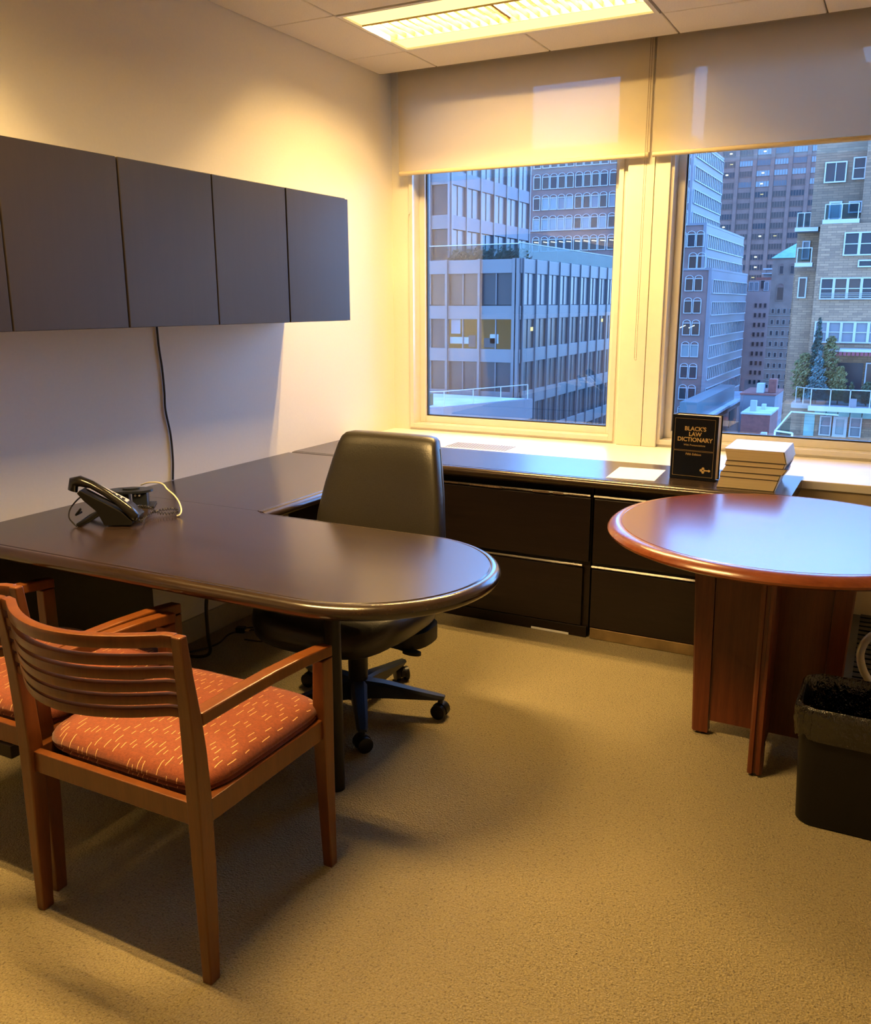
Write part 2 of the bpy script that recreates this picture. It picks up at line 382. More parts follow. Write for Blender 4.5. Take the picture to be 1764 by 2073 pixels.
# blinds
for nm, x0, x1, lb in (('roller_blind', .080, 1.438, 'half-lowered beige roller blind over the left window'), ('roller_blind', 1.450, 2.95, 'half-lowered beige roller blind over the right window')):
    bl = thing(nm, lb, 'blind', ((x0+x1)/2, -.06, 2.75), 0, None)
    h = (x1-x0)/2
    b1(-h, h, -.0006, .0006, -.64, .02).obj('cloth', 'blind_cloth', bl)
    MB().tube([(-h+.004, 0, -.652), (h-.004, 0, -.652)], .0115, 10).obj('hem_bar', 'blind_hem', bl, smooth=True)
    MB().tube([(-h, 0.024, .03), (h, 0.024, .03)], .024, 14).obj('roller', 'blind_hem', bl, smooth=True)
    if x0 < 1:
        ch = MB()
        for s_ in (0, 1):
            z = .03
            while z > -1.60:
                r_ = .0021; x_ = h-.004-(.009 if s_ else 0)-(.03-z)*.004; y_ = -.018
                ch.add([(x_, y_, z+r_), (x_+r_, y_, z), (x_, y_+r_, z), (x_-r_, y_, z), (x_, y_-r_, z), (x_, y_, z-r_)],
                       [(0,1,2),(0,2,3),(0,3,4),(0,4,1),(5,2,1),(5,3,2),(5,4,3),(5,1,4)]); z -= .0062
        for a in range(7):
            t = PI*a/6; ch.add([(h-.0145+math.cos(t)*.0045+.001, -.018, -1.602-math.sin(t)*.005+k) for k in (-.002, .002)]+[(h-.0145+math.cos(t)*.0045+.003, -.018, -1.602-math.sin(t)*.005)], [(0, 1, 2)])
        for s_ in (0, 1): ch.tube([(h-.004-(.009 if s_ else 0), -.018, .03), (h-.004-(.009 if s_ else 0)-.0065, -.018, -1.60)], .0006, 4)
        stuff(ch.obj('bead_chain', 'bead_brown', bl))

# ------------------------------------------------------------------ ceiling
ce = struct(link('ceiling', None))
b1(0, XR, YB, -.1155, C+.20, C+.24).obj('backing', 'ceiling_grid', ce)
XG, YG, TS = .34, -.4388, .61
FIX = [(XG, -1.0488), (XG, -1.0488-2.44)]          # lower-left corner of each 2 x 4 ft fitting
xs = [0]+[XG+TS*k for k in range(6) if XG+TS*k < XR]+[XR]
ys = [-.1155]+[YG-TS*k for k in range(10) if YG-TS*k > YB]+[YB]
cache = {}
for i in range(len(xs)-1):
    for j in range(len(ys)-1):
        x0, x1, y1, y0 = xs[i], xs[i+1], ys[j], ys[j+1]
        if any(abs(y0-fy) < .01 and fx-.01 < x0 < fx+1.2 for fx, fy in FIX): continue
        k = (round(x1-x0, 3), round(y1-y0, 3))
        if k not in cache:
            q = MB(); q.box(.003, k[0]-.003, .003, k[1]-.003, 0, .016); cache[k] = q.mesh('tile', 'ceiling_tile', bevel=.003, seg=1)
        link('tile', cache[k], ce, (x0, y0, C))
        
gb = MB()
for x in xs[1:-1]: gb.box(x-.012, x+.012, YB, -.1165, C+.0165, C+.03)
for y in ys[1:-1]: gb.box(0, XR, y-.012, y+.012, C+.0165, C+.03)
gb.obj('grid_bar', 'ceiling_grid', ce)
b1(0, XR, -.118, -.1155, C-.001, C+.05).obj('edge_strip', 'ceiling_grid', ce)

# ------------------------------------------------------------------ ceiling light fittings
fit0 = None
for n, (fx, fy) in enumerate(FIX):
    lb = ['recessed louvred ceiling light glowing yellow near the windows', 'second recessed louvred ceiling light behind the camera'][n]
    loc = (fx+.61, fy+.305, C)
    if n == 0:
        ft = thing('ceiling_light', lb, 'light', loc); fit0 = ft
        hw, hd = .592, .288
        fm = MB(); fm.box(-hw-.012, hw+.012, hd-.012, hd+.009, -.003, .016); fm.box(-hw-.012, hw+.012, -hd-.009, -hd+.012, -.003, .016); fm.box(-hw-.012, -hw+.006, -hd+.012, hd-.012, -.003, .016); fm.box(hw-.006, hw+.012, -hd+.012, hd-.012, -.003, .016)
        fm.obj('frame', 'lamp_housing', ft)
        hs = MB(); hs.box(-hw, hw, -hd, hd, .11, .12); hs.box(-hw-.006, -hw, -hd, hd, .017, .12); hs.box(hw, hw+.006, -hd, hd, .017, .12); hs.box(-hw, hw, hd, hd+.005, .017, .12); hs.box(-hw, hw, -hd-.005, -hd, .017, .12)
        hs.obj('housing', 'lamp_housing', ft)
        for sg in (1, -1):
            a, b_ = sorted((sg*.124, sg*.276))
            b1(-hw+.006, hw-.006, a, b_, .006, .010).obj('lens', 'lamp_lens', ft)
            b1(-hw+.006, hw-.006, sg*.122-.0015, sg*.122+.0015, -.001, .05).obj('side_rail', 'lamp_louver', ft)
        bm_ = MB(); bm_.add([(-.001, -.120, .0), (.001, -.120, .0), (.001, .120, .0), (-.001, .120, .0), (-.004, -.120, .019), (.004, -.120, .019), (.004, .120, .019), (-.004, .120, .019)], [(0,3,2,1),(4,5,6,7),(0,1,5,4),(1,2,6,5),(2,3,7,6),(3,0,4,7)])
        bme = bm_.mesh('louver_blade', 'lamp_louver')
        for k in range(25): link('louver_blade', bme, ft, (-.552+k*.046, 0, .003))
        for sy in (-.058, .058):
            MB().tube([(-.575, sy, .078), (.575, sy, .078)], .013, 12).obj('tube', 'lamp_tube', ft, smooth=True)
    else:
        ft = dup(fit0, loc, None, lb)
    for sy in (-.058, .058):
        for sx_ in (-.29, .29):
            ld = bpy.data.lights.new('tube_light', 'AREA'); ld.shape = 'RECTANGLE'; ld.size = .578; ld.size_y = .022; ld.energy = LAMP_POWER*(.84 if n == 0 else 1.15); ld.color = LAMP_COLOR
            lo = bpy.data.objects.new('tube_light', ld); COL.objects.link(lo); lo.location = (loc[0]+sx_, loc[1]+sy, C+.050)

# ================================================================== DARK DESK SUITE
BN = [(.032, 0), (.0305, -.0015), (.029, -.0030), (.0275, -.0015), (.025, -.0006), (.016, -.0020), (.0075, -.0065), (.002, -.0135), (0, -.0215), (.0018, -.029), (.007, -.036), (.016, -.0415), (.028, -.0445)]
def slab_profile(outline, flags, ztop, prof=BN):
    n = len(outline); nr = []
    for i in range(n):
        a = Vector(outline[i-1]); b = Vector(outline[i]); c = Vector(outline[(i+1) % n])
        t1 = (b-a).normalized(); t2 = (c-b).normalized(); n1 = Vector((-t1.y, t1.x)); n2 = Vector((-t2.y, t2.x))
        s1, s2 = flags[i-1], flags[i]       # flag per edge i -> i+1
        if s1 and s2: m = (n1+n2); m = m/(1+n1.dot(n2))
        elif s1: m = n1 if abs(n1.dot(n2)) > .3 else n1
        elif s2: m = n2
        else: m = Vector((0, 0))
        nr.append(m)
    return [[(outline[i][0]+nr[i].x*e, outline[i][1]+nr[i].y*e, ztop+z) for i in range(n)] for e, z in prof]
def slab_obj(name, outline, flags, ztop, parent, mt, me_, holes=None):
    loops = slab_profile(outline, flags, ztop)
    m = MB(); m.cur = 0; m.f.append(tuple(range(len(outline)))); m.v += loops[0]; m.mi.append(0)
    m.cur = 1; m.loft(loops, False, True)
    return m.obj(name, [mt, me_], parent, smooth=35, merge=True)

# peninsula (counter-clockwise outline, origin world)
pen = thing('peninsula_desk', 'dark espresso peninsula desk with rounded end and bullnose edge', 'desk')
yn, yf, cxp = -2.825, -2.090, 1.340; rad = (yf-yn)/2; cyp = (yf+yn)/2
ol = [(0.001, yn)]; fl = [1]
NS = 40
for k in range(NS+1):
    a = -PI/2+PI*k/NS; ol.append((cxp+math.cos(a)*rad, cyp+math.sin(a)*rad)); fl.append(1)
ol += [(.700, yf), (.655, yf), (0.001, yf)]; fl += [0, 0, 0]
slab_obj('desk_top', ol, fl, D, pen, 'espresso_top', 'espresso_edge')
MB().cyl(1.222, -2.475, .0, D-.045, .025, 24).obj('leg', 'plastic_black', pen, smooth=True)
MB().cyl(1.222, -2.475, D-.052, D-.0455, .055, 24).obj('mounting_plate', 'plastic_black', pen, smooth=True)
b1(.014, .19, -2.80, -2.15, .045, D-.046).obj('end_pedestal', 'espresso_front', pen, bevel=.002)
b1(.014, .20, -2.81, -2.14, .0, .044).obj('plinth', 'espresso_front', pen, bevel=.002)

# return worktop along the left wall
def bull_strip(name, p0, p1, axis, back, front, ztop, parent, mt, me_):
    # a straight worktop: section with a bullnose on its front, swept along 'axis'
    pr = [(front+(1 if back > front else -1)*e, ztop+z) for e, z in BN]
    sec = [(back, ztop)]+pr+[(back, ztop-.0445)]
    m = MB()
    L0 = [((p0, a, z) if axis == 'x' else (a, p0, z)) for a, z in sec]; L1 = [((p1, a, z) if axis == 'x' else (a, p1, z)) for a, z in sec]
    n = len(sec); vs = L0+L1; m.v += vs
    for j in range(n):
        k = (j+1) % n; m.f.append((j, k, n+k, n+j)); m.mi.append(0 if j in (0,) else 1)
    m.f.append(tuple(range(n-1, -1, -1))); m.mi.append(1); m.f.append(tuple(range(n, 2*n))); m.mi.append(1)
    return m.obj(name, [mt, me_], parent, smooth=35)
ret = thing('desk_return', 'dark espresso return worktop along the left wall joining the peninsula', 'desk')
bull_strip('desk_top', -2.0885, -1.0315, 'y', .001, .695, D, ret, 'espresso_top_long', 'espresso_edge')
b1(.02, .60, -2.083, -2.063, .40, D-.046).obj('support_rail', 'espresso_front', ret)
b1(.001, .50, -1.055, -1.035, 0, D-.046).obj('end_panel', 'espresso_front', ret, bevel=.002)
# credenza worktop under the window
cred = thing('credenza_top', 'long dark espresso worktop on file cabinets below the window ledge', 'worktop')
bull_strip('worktop', .001, 2.283, 'x', -.558, -1.0165, D, cred, 'espresso_top', 'espresso_edge')
b1(2.225, 2.262, -.949, -.607, 0, D-.046).obj('end_panel', 'espresso_front', cred, bevel=.002)

def lateral(x0, x1, label, base_mat, low_x1=None, worn=False):
    t = thing('lateral_file_cabinet', label, 'cabinet', ((x0+x1)/2, -.775, 0), 0, None); cx_ = (x0+x1)/2
    f = -.956+.775
    b1(x0-cx_, x1-cx_, f+.022, .168, .002, D-.047).obj('body', 'espresso_front', t, bevel=.001, seg=1)
    for z0, z1, xe in ((.345, .622, x1), (.055, .316, low_x1 or x1)):
        d = b1(x0+.004-cx_, xe-.003-cx_, f, f+.020, z0, z1).obj('drawer', 'espresso_front', t, bevel=.002)
        lip = MB(); a0, a1 = x0+.004-cx_, xe-.003-cx_
        lip.loft([[(x, f+.018, z1+.001), (x, f-.004, z1+.003), (x, f-.010, z1+.010), (x, f-.006, z1+.017), (x, f+.004, z1+.014), (x, f+.018, z1+.006)] for x in (a0, a1)])
        lip.obj('pull', 'espresso_edge', d, smooth=50)
        if worn:
            wm = MB(); rnd = random.Random(3); x = a0+.01
            while x < a1-.03:
                l = rnd.uniform(.01, .10); h_ = rnd.uniform(.001, .004)
                if rnd.random() < (.85 if z0 > .2 else .35): wm.box(x, min(x+l, a1), f-.0112, f-.0098, z1+.011-h_, z1+.011+h_)
                x += l+rnd.uniform(0, .02)
            stuff(lab(wm.obj('worn_edge', 'espresso_worn', d), 'paler worn edge of the drawer pull'))
    b1(x0+.004-cx_, x1-.003-cx_, f+.004, f+.018, .002, .050).obj('plinth', base_mat, t, bevel=.001, seg=1)
    return t
lateral(.010, .752, 'dark lateral file cabinet at the corner hidden behind the office chair', 'espresso_front')
lc = lateral(.760, 1.503, 'dark two-drawer lateral file cabinet right behind the office chair, pulls worn', 'espresso_front', 1.478, True)
lab(b1(.115, .29, -.1795, -.1785, .002, .012).obj('chipped_strip', 'paper_white', lc), 'pale chipped strip at the floor')
lateral(1.512, 2.222, 'dark two-drawer lateral file cabinet behind the round table with brown metal plinth', 'base_metal_brown')

# ------------------------------------------------------------------ overhead cabinets
def overhead(y0, y1, label):
    t = thing('wall_cabinet', label, 'cabinet', (.001, (y0+y1)/2, 1.3442), 0, 'wall cabinets over the desk'); cy_ = (y0+y1)/2; h = (y1-y0)/2; H = 1.8644-1.3442
    b1(0, .348, -h+.001, h-.001, .004, H-.004).obj('body', 'cabinet_dark', t, bevel=.001, seg=1)
    for a, b_ in ((-h+.002, -.004), (.004, h-.002)):
        b1(.349, .369, a, b_, 0, H).obj('door', 'cabinet_dark', t, bevel=.0018)
    return t
overhead(-1.900, -1.043, 'dark wall cabinet nearest the window with two flat doors')
overhead(-2.762, -1.902, 'dark two-door wall cabinet, middle of the row, wall cord hanging below it')
overhead(-3.630, -2.764, 'dark wall cabinet at the left edge, mostly out of view')
tag(b1(.001, .366, -1.041, -1.018, 1.345, 1.862).obj('end_panel', 'cabinet_dark', None, bevel=.001, seg=1), 'thin dark end panel closing the wall cabinet row near the window', 'panel')

# wall cord
pts = bez([(.006, -1.846, 1.343), (.006, -1.842, 1.25), (.006, -1.833, 1.172), (.006, -1.830, 1.08), (.006, -1.831, 1.006), (.006, -1.813, .905), (.006, -1.810, .803), (.006, -1.818, .7195)], 8)
tag(MB().tube(pts, .0042, 8).obj('wall_cable', 'cord_black', smooth=True), 'black cord hanging on the left wall from cabinet to desk', 'cord')

# ================================================================== WOODEN ARMCHAIRS
def arc_pts(z, y_end, hwid, sag, n=22):
    p = []
    for i in range(n+1):
        t = -1+2*i/n; e = .90
        if abs(t) > e: k = 0 + (1-abs(t))/(1-e)*.055; yy = k
        else: yy = .055+(1-(t/e)**2)*.945
        p.append((t*hwid, y_end-sag*yy, z))
    return p
def sweep_rect(p, th, z0, z1, inner=0):
    m = MB(); loops = []
    for i, q in enumerate(p):
        a = Vector(p[max(0, i-1)][:2]); b = Vector(p[min(len(p)-1, i+1)][:2]); t = (b-a).normalized(); nn = Vector((-t.y, t.x))
        x, y = q[0], q[1]; loops.append([(x, y, z0), (x, y, z1), (x+nn.x*th, y+nn.y*th, z1), (x+nn.x*th, y+nn.y*th, z0)])
    return m.loft(loops)
def make_chair(label):
    t = thing('wooden_armchair', label, 'chair', (1.1555, -3.0, 0), 0, 'wooden armchairs at the desk')
    HX = .2725
    prof = [(0, -.264, -.234, .025), (.15, -.264, -.227, .028), (.27, -.2635, -.2225, .032), (.43, -.262, -.2230, .036), (.54, -.265, -.229, .035), (.62, -.2685, -.238, .033), (.71, -.276, -.252, .029), (.797, -.284, -.263, .024)]
    for sg in (-1, 1):
        m = MB(); loops = []
        for z, a, b_, wd in prof:
            xo = sg*HX; xi = sg*(HX-wd); loops.append([(xo, a, z), (xi, a, z), (xi, b_, z), (xo, b_, z)])
        m.loft(loops); m.obj('rear_leg', 'chair_wood', t, bevel=.003, ang=30)
        m = MB(); loops = []
        for z, a, b_, wd in ((0, .193, .220, .027), (.18, .187, .220, .032), (.35, .183, .222, .037), (.45, .183, .224, .036), (.573, .184, .226, .032)):
            xo = sg*HX; xi = sg*(HX-wd); loops.append([(xo, a, z), (xi, a, z), (xi, b_, z), (xo, b_, z)])
        m.loft(loops); m.obj('front_leg', 'chair_wood', t, bevel=.003, ang=30)
        m = MB(); loops = []
        for y, zt in ((-.236, .6215), (-.12, .6215), (0, .620), (.12, .614), (.200, .606), (.2265, .6025)):
            xo = sg*HX; xi = sg*(HX-.035); zb = zt-.029; loops.append([(xo, y, zb), (xi, y, zb), (xi, y, zt), (xo, y, zt)])
        m.loft(loops); m.obj('arm', 'chair_wood', t, bevel=.0035, ang=30)
        xo = sg*(HX-.008); xi = sg*(HX-.030)
        b1(xo, xi, -.224, .185, .366, .418).obj('side_rail', 'chair_wood', t, bevel=.002)
    b1(-HX+.034, HX-.034, -.250, -.230, .366, .418).obj('back_rail', 'chair_wood', t, bevel=.002)
    b1(-HX+.035, HX-.035, .190, .2235, .366, .418).obj('front_rail', 'chair_wood', t, bevel=.002)
    # curved back
    sweep_rect(arc_pts(0, -.279, HX-.0235, .088), .021, .770, .7965).obj('top_rail', 'chair_wood', t, bevel=.0025, ang=50, smooth=30)
    for k, zt in enumerate((.7525, .7225, .6935, .6650, .6365)):
        ye = -.272+.0065*k*.35+k*.0016
        sweep_rect(arc_pts(0, -.2755+.0025*k, HX-.026-.0018*k, .088), .019, zt-.0195, zt).obj('back_slat', 'chair_wood', t, bevel=.002, ang=50, smooth=30)
    b1(-HX+.03, HX-.03, -.231, .191, .368, .380).obj('seat_board', 'chair_wood', t)
    # cushion
    m = MB(); loops = []; nseg = 44
    def rr_loop(hx, y0, y1, z, cr_):
        p = []; cyy = (y0+y1)/2; hy = (y1-y0)/2
        for k in range(nseg):
            a = 2*PI*k/nseg; ex = 2/6.5; c_, s_ = math.cos(a), math.sin(a)
            p.append((math.copysign(abs(c_)**ex, c_)*hx, cyy+math.copysign(abs(s_)**ex, s_)*hy, z))
        return p
    hx, y0, y1 = .2575, -.226, .236
    for ins, z in ((.030, .380), (.010, .4185), (.004, .4195), (.0035, .423), (.006, .427), (.0, .432), (.001, .440), (.006, .449), (.018, .4585), (.038, .4655), (.070, .4705), (.12, .4735), (.18, .4745)):
        loops.append(rr_loop(hx-ins, y0+ins, y1-ins, z, 0))
    m.loft(loops); seat = m.obj('seat_cushion', 'seat_fabric', t, smooth=60)
    m = MB(); lp = rr_loop(hx-.004, y0+.004, y1-.004, .4215, 0); m.tube(lp+[lp[0]], .0028, 6, False); m.obj('piping', 'seat_fabric', seat, smooth=True)
    return t
chA = make_chair('cherry-wood armchair nearest the camera with rust seat cushion and slatted back')
chB = dup(chA, (1.1555-.5505, -3.0+.063, 0), R(.3), 'second cherry-wood armchair at the left edge, tucked half behind the first')

# ================================================================== ROUND TABLE
rt = thing('round_table', 'round cherry-wood meeting table with moulded rim on crossed panels', 'table', (2.318, -1.570, 0))
ZT = .732
m = MB(); m.cur = 0; RT = .541; n = 96
top = [(math.cos(2*PI*k/n)*(RT-.045), math.sin(2*PI*k/n)*(RT-.045), ZT) for k in range(n)]
m.add(top, [tuple(range(n))]); m.cur = 1
m.lathe([(RT-.045, ZT), (RT-.0435, ZT-.0022), (RT-.042, ZT-.0005), (RT-.030, ZT-.0008), (RT-.016, ZT-.005), (RT-.005, ZT-.013), (RT, ZT-.022), (RT-.002, ZT-.029), (RT-.010, ZT-.034), (RT-.024, ZT-.040), (RT-.05, ZT-.042)], n, cap0=False)
m.obj('table_top', ['cherry_top', 'cherry_edge'], rt, smooth=35, merge=True)
bx_, by_ = .007, -.033
for k in range(4):
    a = k*PI/2; q = Matrix.Translation((bx_, by_, 0)) @ Matrix.Rotation(a, 4, 'Z')
    kx = .87 if k == 0 else 1.0
    def put(vs): return [q @ Vector((p[0]*kx, p[1], p[2])) for p in vs]
    # tapered panel from the centre to the stile
    m = MB(); m.add(put([(.012, -.011, .052), (.178, -.011, .052), (.192, -.011, ZT-.043), (.012, -.011, ZT-.043), (.012, .011, .052), (.178, .011, .052), (.192, .011, ZT-.043), (.012, .011, ZT-.043)]),
                    [(0,1,2,3),(7,6,5,4),(0,4,5,1),(1,5,6,2),(2,6,7,3),(3,7,4,0)])
    m.obj('base_panel', 'cherry_base', rt)
    m = MB(); loops = []
    for z, r0_, r1_ in ((.010, .180, .232), (.20, .183, .240), (.45, .188, .251), (ZT-.043, .193, .262)):
        h = .021; lp = [(r0_, -h, z), (r1_-.006, -h, z), (r1_, -h+.006, z), (r1_, -.007, z), (r1_-.008, -.005, z), (r1_-.008, .005, z), (r1_, .007, z), (r1_, h-.006, z), (r1_-.006, h, z), (r0_, h, z)]
        loops.append(put(lp))
    m.loft(loops); m.obj('stile', 'cherry_base', rt)
    m = MB().cyl(0, 0, .0, .010, .015, 16); m.v = [tuple(q @ (Vector(p)+Vector((.207*kx, 0, 0)))) for p in m.v]
    m.obj('glide', 'black_rubber', rt)

# ================================================================== OFFICE CHAIR
oc = thing('office_chair', 'black leather swivel office chair tucked behind the peninsula desk', 'chair', (1.0, -2.0, 0))
def sq(hx, hy, cx_, cy_, z, n=40, p=3.2, bow=0, tilt=0):
    out = []
    for k in range(n):
        a = 2*PI*k/n; c_, s_ = math.cos(a), math.sin(a); x = math.copysign(abs(c_)**(2/p), c_)*hx; y = math.copysign(abs(s_)**(2/p), s_)*hy
        out.append((cx_+x, cy_+y-bow*(x/hx if hx else 0)**2*1.0, z+tilt*y))
    return out
m = MB(); loops = []
for z, hx, hy, yc, bw in ((.372, .18, .012, .165, 0), (.376, .235, .030, .165, .01), (.40, .262, .042, .170, .02), (.48, .266, .050, .175, .03), (.58, .262, .054, .185, .035), (.68, .252, .054, .200, .035), (.78, .236, .052, .220, .030), (.87, .216, .050, .240, .025), (.925, .202, .047, .252, .02), (.950, .194, .040, .257, .014), (.962, .182, .030, .259, .01), (.9665, .160, .016, .260, .005)):
    loops.append(sq(hx, hy, 0, yc, z, 48, 4.2, bw))
m.loft(loops); bk = m.obj('backrest', 'leather_black', oc, smooth=60)
m = MB(); lp = [(0+math.copysign(abs(math.cos(a))**.5, math.cos(a))*.0, 0, 0) for a in (0,)]
seam = []
for z, hx, hy, yc, bw in ((.42, .266, .047, .172, .022), (.58, .264, .056, .185, .035), (.78, .238, .054, .220, .030), (.925, .204, .049, .252, .02)):
    seam.append((hx*.985, yc-bw+.012, z))
for sg in (1, -1): MB().tube([(sg*x, y, z) for x, y, z in bez(seam, 6)], .0022, 6).obj('seam', 'leather_black', bk, smooth=True)
m = MB(); loops = []
for z, hx, hy, yc in ((.352, .20, .17, -.06), (.356, .265, .235, -.07), (.375, .288, .258, -.072), (.41, .292, .264, -.072), (.44, .288, .258, -.070), (.456, .27, .240, -.065), (.462, .22, .19, -.06)):
    loops.append(sq(hx, hy, 0, yc, z, 48, 3.0))
loops = [[(x, y, z-max(0, (-.20-y))*.30) for x, y, z in l] for l in loops]
m.loft(loops); m.obj('seat', 'leather_black', oc, smooth=60)
m = MB(); m.loft([sq(.10, .13, .03, -.01, z, 24, 3) for z in (.295, .352)]); m.loft([sq(.085, .10, .20, .02, z, 24, 2.6) for z in (.300, .352)])
m.obj('tilt_mechanism', 'plastic_black', oc, smooth=40)
m = MB(); m.tube([(.12, -.06, .310), (.235, -.075, .300)], .006, 8); m.loft([sq(.034, .017, .262, -.078, z, 20, 2.2) for z in (.293, .303)]); m.obj('lever', 'plastic_black', oc, smooth=40)
m = MB(); m.cyl(0, 0, .10, .30, .034, 24, .036); m.cyl(0, 0, .055, .10, .045, 24); m.obj('column', 'plastic_black', oc, smooth=True)
m = MB(); m.tube([(.0, .17, .325), (.0, .235, .325), (.0, .252, .38), (.0, .250, .50)], .022, 8); m.obj('back_bracket', 'plastic_black', oc, smooth=True)
a0 = math.atan2(-.245, .17)
cw = MB()
for sg in (-1, 1):
    cw.loft([[(sg*.018+dx, math.cos(2*PI*k/18)*r_, .027+math.sin(2*PI*k/18)*r_) for k in range(18)] for dx, r_ in ((-.010, .021), (-.008, .0265), (.008, .0265), (.010, .021))])
cwm = cw.mesh('wheel_pair', 'plastic_black', smooth=40)
ho = MB(); ho.loft([[(x, math.cos(PI*k/10)*r_, .027+math.sin(PI*k/10)*r_) for k in range(11)]+[(x, -r_*.9, .022), (x, r_*.9, .022)] for x, r_ in ((-.0075, .029), (.0075, .029))]); ho.cyl(0, 0, .054, .075, .009, 12)
hom = ho.mesh('caster_housing', 'plastic_black', smooth=40)
for k in range(5):
    a = a0+k*2*PI/5; q = Matrix.Rotation(a, 4, 'Z'); m = MB(); loops = []
    for x, hw_, zt, zb in ((.020, .030, .125, .060), (.10, .026, .118, .066), (.20, .022, .100, .068), (.285, .019, .086, .070), (.312, .014, .082, .072)):
        loops.append([tuple(q @ Vector(p)) for p in ((x, -hw_, zb), (x, hw_, zb), (x, hw_, zt-.008), (x, hw_*.6, zt), (x, -hw_*.6, zt), (x, -hw_, zt-.008))])
    m.loft(loops); m.obj('base_leg', 'plastic_blue_black', oc, smooth=30)
    c_ = link('caster', hom, oc, tuple(q @ Vector((.296, 0, 0))), a+R([20, 75, -40, 110, 0][k]))
    link('wheel_pair', cwm, c_)

# ================================================================== WASTE BIN
bn = thing('waste_bin', 'black plastic waste bin with crinkled black liner folded over its rim', 'bin', (2.635, -1.925, 0))
def rrect(hx, hy, r, z, n=8, dx=0, dy=0):
    p = []
    for (sx_, sy), a_ in (((1, 1), 0), ((-1, 1), 90), ((-1, -1), 180), ((1, -1), 270)):
        for k in range(n+1):
            a = R(a_+90*k/n); p.append((dx+sx_*(hx-r)+math.cos(a)*r, dy+sy*(hy-r)+math.sin(a)*r, z))
    return p
m = MB(); m.loft([rrect(.168, .108, .045, 0), rrect(.174, .113, .047, .006), rrect(.188, .126, .052, .30), rrect(.1905, .1285, .053, .352), rrect(.1865, .1245, .05, .352), rrect(.182, .121, .05, .29), rrect(.168, .107, .045, .012)], True, True)
m.obj('bin_body', 'bin_plastic', bn, smooth=35)
rnd = random.Random(11); m = MB(); loops = []; NN = 26
def fold(hx, hy, z, amp, zamp, seed):
    base = rrect(hx, hy, .055, z, NN); out = []; rg = random.Random(seed); ph = [rg.uniform(0, 6.28) for _ in range(6)]
    for k, (x, y, zz) in enumerate(base):
        t = 2*PI*k/len(base); f_ = math.sin(9*t+ph[0])*.5+math.sin(17*t+ph[1])*.35+math.sin(31*t+ph[2])*.25+rg.uniform(-.25, .25); g_ = math.sin(5*t+ph[3])*.6+math.sin(13*t+ph[4])*.4
        s_ = 1+amp*f_/math.hypot(x, y); out.append((x*s_, y*s_, zz+zamp*g_))
    return out
for hx, hy, z, am, za in ((.150, .090, .03, .010, .004), (.165, .106, .14, .006, .004), (.176, .115, .25, .005, .004), (.182, .120, .315, .0025, .003), (.187, .125, .354, .001, .0015), (.1915, .1295, .3590, .001, .0012), (.1960, .134, .354, .0015, .001), (.1985, .1365, .335, .0034, .003), (.1975, .1355, .318, .0030, .003), (.1985, .1365, .300, .0038, .004), (.1960, .134, .283, .0028, .006), (.1955, .1335, .268, .0030, .011)):
    loops.append(fold(hx, hy, z, am, za, 5))
m.loft(loops, True, False); m.obj('liner', 'bin_film', bn, smooth=75)

# ================================================================== FOOTREST with silver arm, right edge
fr_ = thing('footrest', 'black ribbed footrest with curved silver side arm at the right edge', 'footrest', (2.80, -.93, 0))
m = MB(); tl_ = .22
def tz(y): return .085+(y+.25)*tl_
m.add([(-.29, -.25, tz(-.25)-.02), (.29, -.25, tz(-.25)-.02), (.29, .25, tz(.25)-.02), (-.29, .25, tz(.25)-.02), (-.29, -.25, tz(-.25)), (.29, -.25, tz(-.25)), (.29, .25, tz(.25)), (-.29, .25, tz(.25))], [(0,3,2,1),(4,5,6,7),(0,1,5,4),(1,2,6,5),(2,3,7,6),(3,0,4,7)])
m.obj('platform', 'plastic_blue_black', fr_, bevel=.004)
m = MB()
for k in range(15):
    y = -.225+k*.032
    m.add([(-.245+.0*k, y, tz(y)), (.25, y, tz(y)), (.25, y+.019, tz(y+.019)), (-.245, y+.019, tz(y+.019)), (-.245, y, tz(y)+.006), (.25, y, tz(y)+.006), (.25, y+.019, tz(y+.019)+.006), (-.245, y+.019, tz(y+.019)+.006)], [(0,3,2,1),(4,5,6,7),(0,1,5,4),(1,2,6,5),(2,3,7,6),(3,0,4,7)])
m.obj('rib', 'plastic_black', fr_)
m = MB(); m.box(-.31, -.285, -.27, .24, .0, .05); m.box(.285, .31, -.27, .24, 0, .05); m.box(-.285, .285, .17, .20, .0, .04)
m.box(-.30, -.285, .16, .22, .05, tz(.19)-.02); m.box(.285, .30, .16, .22, .05, tz(.19)-.02)
m.obj('side_frame', 'plastic_black', fr_, bevel=.003)
m = MB()
pts = bez([(-.155, -.245, .082), (-.178, -.250, .105), (-.212, -.262, .16), (-.226, -.272, .225), (-.205, -.275, .285), (-.150, -.27, .322), (-.07, -.26, .335), (.02, -.25, .335)], 7)
m.tube(pts, [.0135]*len(pts), 14); m.cyl(-.155, -.245, tz(-.245)-.004, .100, .019, 16)
m.cyl(.02, -.25, tz(-.25)-.004, .335, .012, 14)
lab(m.obj('side_arm', 'silver', fr_, smooth=50), 'curved silver arm')

